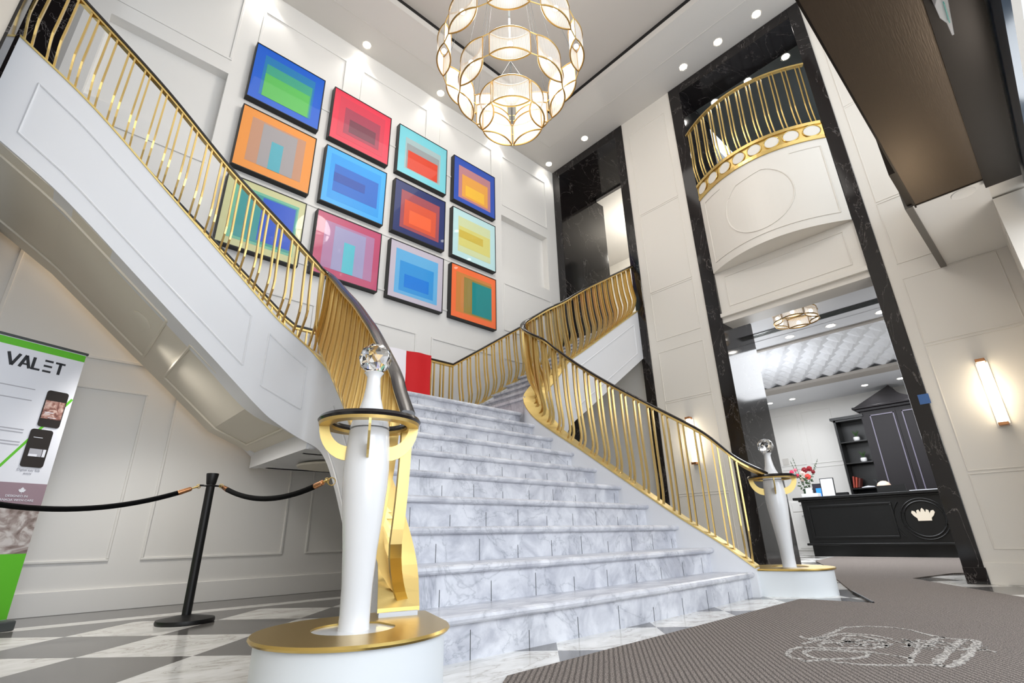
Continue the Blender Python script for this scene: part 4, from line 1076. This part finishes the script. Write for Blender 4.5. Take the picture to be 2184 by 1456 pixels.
for i in range(3):
    o = MB().box(-.10, -.015, 0, .10, .015, .24-.02*i).build('book', mat('book_cover', bkc[i], .5)); o.location = (13.34, 3.37-.045*i, 1.305+.012); o.rotation_euler = (math.radians(8+4*i), 0, 0)
    tag(o, ['brick red book leaning at the outer end of the lowest cabinet shelf', 'orange-red book, middle of three leaning on the lowest shelf', 'dark red book, innermost of three leaning on the lowest shelf'][i], 'book', 'books on the lowest cabinet shelf')
o = MB().add([(-.1, -.12, 0), (-.1, .12, 0), (.1, .12, 0), (.1, -.12, 0), (-.1, -.12, .015), (-.1, 0, .035), (-.1, .12, .01), (.1, .12, .01), (.1, 0, .035), (.1, -.12, .015)], [(0, 3, 2, 1), (4, 5, 8, 9), (5, 6, 7, 8), (0, 4, 9, 3), (1, 2, 7, 6), (0, 1, 6, 5, 4), (3, 9, 8, 7, 2)]).build('open_book', M['paper']); o.location = (13.32, 3.10, 1.306)
tag(o, 'open white book lying on the lowest cabinet shelf', 'book')
fig = thing('silver_figurine', 'small silver figurine on the lowest cabinet shelf beside the open book', 'ornament', (13.34, 2.95, 1.306))
MB().lathe([(0, 0), (.03, 0), (.028, .01), (.01, .02), (.012, .08), (.02, .11), (.008, .13), (.016, .15), (0, .17)], n=14).build('body', M['vent'], fig, smooth=True)
MB().tube([(0, -.06, .13), (0, 0, .115), (0, .05, .15)], .006, 6).build('arms', M['vent'], fig)
# desk items
ZD = 1.085
vs_ = thing('flower_vase', 'tall arrangement of red and pink flowers on the left end of the desk', 'flowers', (11.98, 3.94, ZD))
MB().lathe([(0, 0), (.05, 0), (.06, .05), (.045, .14), (.05, .2), (.04, .2), (.035, .14), (0, .02)], n=20).build('vase', mat('green_glass', (60, 80, 60), .1), vs_, smooth=True)
fo = MB(); random.seed(3)
for k in range(60):
    a = random.uniform(0, 2*PI); r = random.uniform(.02, .16); z = random.uniform(-.02, .38)
    fo.ball((r*math.cos(a), r*math.sin(a)-.02, z+.10), random.uniform(.014, .030), 6, (1, 1, .6))
fo.build('leaves', M['green'], vs_)
for k, (y, z, r, c) in enumerate(((.20, .56, .045, (220, 60, 96)), (.12, .60, .035, (230, 110, 130)), (-.02, .52, .060, (228, 200, 190)), (-.06, .58, .060, (130, 22, 34)), (-.16, .60, .055, (140, 20, 30)), (-.10, .44, .06, (212, 70, 60)), (.02, .40, .05, (236, 210, 196)), (-.22, .53, .04, (120, 20, 30)), (.10, .48, .04, (210, 50, 80)))):
    f_ = MB()
    for q in range(7):
        a = q*2*PI/7; f_.ball((.0, y+r*.55*math.cos(a), z+r*.55*math.sin(a)), r*.52, 8, (.7, 1, 1))
    f_.ball((-.01, y, z), r*.5, 8); f_.build('blossom', mat('petal', c, .6), vs_, smooth=True)
sps = MB()
for (y, z) in ((-.36, .78), (-.30, .70), (.12, .86), (.18, .80)):
    sps.tube([(0, 0, .2), (0, y*.6, z*.65), (0, y, z)], .004, 5)
    for k in range(7):
        u = .55+.065*k; sps.ball((0, y*u, z*u+.0), .016, 6, (.5, 1, .6))
sps.build('sprig', mat('dusty_leaf', (90, 104, 84), .7), vs_)
def deskbox(name, lab, cat, y, w, h, m, x=11.62, d=.02, lean=-8, z=ZD, border=None):
    t = thing(name, lab, cat, (x, y, z), 0)
    o = MB().box(0, -w/2, 0, d, w/2, h).build('backing', border or m, t); o.rotation_euler = (0, math.radians(-lean), 0)
    if border:
        p = MB().box(-.003, -w/2+.015, .015, 0, w/2-.015, h-.015).build('sheet', m, o)
    return t
deskbox('picture_frame', 'black standing frame holding a white sheet on the desk', 'frame', 3.42, .25, .36, M['paper'], border=M['black'])
deskbox('leaflet_stand', 'dark leaflet stand with a bright blue card on the desk', 'stand', 3.66, .20, .28, mat('dark_leaflet', (32, 26, 40), .5), x=11.82, border=M['black'])
deskbox('blue_card', 'small bright blue card standing in front of the dark leaflet stand', 'card', 3.60, .13, .18, M['brightblue'], x=11.70)
deskbox('paper_stack', 'white booklet standing beside the flowers', 'booklet', 3.80, .12, .20, M['paper'], x=11.70)
o = MB().box(-.10, -.15, 0, .10, .15, .07).build('paper_tray', M['pot'], bevel=.006); o.location = (11.50, 3.70, ZD); tag(o, 'low white paper tray at the front of the desk near the flowers', 'tray')
o = MB().box(-.05, -.10, 0, .05, .10, .06).build('card_holder', M['black']); o.location = (11.62, 3.18, ZD); tag(o, 'small black card holder right of the standing frame', 'holder')
on = thing('round_ornament', 'rounded cream and pink ornament standing behind the desk counter', 'ornament', (11.75, 2.50, ZD))
MB().lathe([(0, 0), (.10, 0), (.125, .06), (.12, .13), (.09, .19), (.045, .22), (0, .228)], n=24).build('dome', mat('cream_pink', (222, 190, 170), .5), on, smooth=True)
MB().tube([(.0, -.12*math.cos(a), .22*math.sin(a)+.004) for a in [PI*k/14 for k in range(15)]], .010, 6).build('band', M['bronzedark'], on)
o = MB().box(-.02, -.22, 0, .02, .22, .13).build('monitor', M['black']); o.location = (11.55, 2.36, ZD); tag(o, 'low black monitor back in front of the round ornament', 'monitor')
o = MB().box(-.12, -.24, 0, .12, .24, .02).build('paper_sheets', M['paper']); o.location = (11.66, 1.86, ZD); tag(o, 'loose white papers lying on the right end of the desk', 'papers')
# side cabinet left of the desk
sc_ = thing('side_cabinet', 'low white cabinet with small handles left of the reception desk', 'cabinet', (12.3, 4.27, 0))
MB().box(0, -.22, .08, .5, .35, 1.08).build('body', M['wall'], sc_, bevel=.006)
MB().box(.03, -.20, 0, .48, .33, .08).build('plinth', M['wall'], sc_)
for z0, z1 in ((.12, .82), (.85, 1.04)):
    o = MB().box(-.014, -.19, z0, 0, .12, z1).build('door', M['wall'], sc_, bevel=.003)
    MB().tube([(-.014, -.12, z1-.06), (-.035, -.12, z1-.06), (-.035, -.05, z1-.06), (-.014, -.05, z1-.06)], .005, 6).build('handle', M['vent'], o)
o = MB().box(-.012, -.07, 0, 0, .07, .16).build('wall_panel', M['ceil']); o.location = (13.6, 4.78, 1.98); tag(o, 'small grey control panel on the lobby wall above the flowers', 'panel')
# stickers and small fittings
o = MB().box(-.003, -.045, -.05, 0, .045, .05).build('blue_sticker', mat('sticker_blue', (66, 104, 160), .5)); o.location = (XR-.016, .83, 1.70); tag(o, 'small blue square sticker on the black portal jamb', 'sticker')
dv = thing('ceiling_speaker', 'round flush speaker plate on the underside of the left flight', 'speaker', (.30, 4.55, zlow_L(.30)-.002))
light('under_stair_fill', 'SPOT', (.30, 4.75, zlow_L(.30)-.16), 62, (1, .96, .90), (math.radians(-8), math.radians(-14), 0), .12, spot=125, blend=.95)  # added fill spot below the flight, brightens floor and wall there
o = MB().lathe([(0, -.004), (.075, -.004), (.085, -.001), (.085, .004), (0, .004)], n=28).build('plate', M['soffit'], dv, smooth=True); o.rotation_euler = (0, math.atan(.82), 0)
# warm light strip hidden between the left flight and the wall
light('strip_glow', 'AREA', (.45, 5.50, 2.45), 1.8, (1, .74, .46), (0, math.radians(38), 0), 2.6, .06)
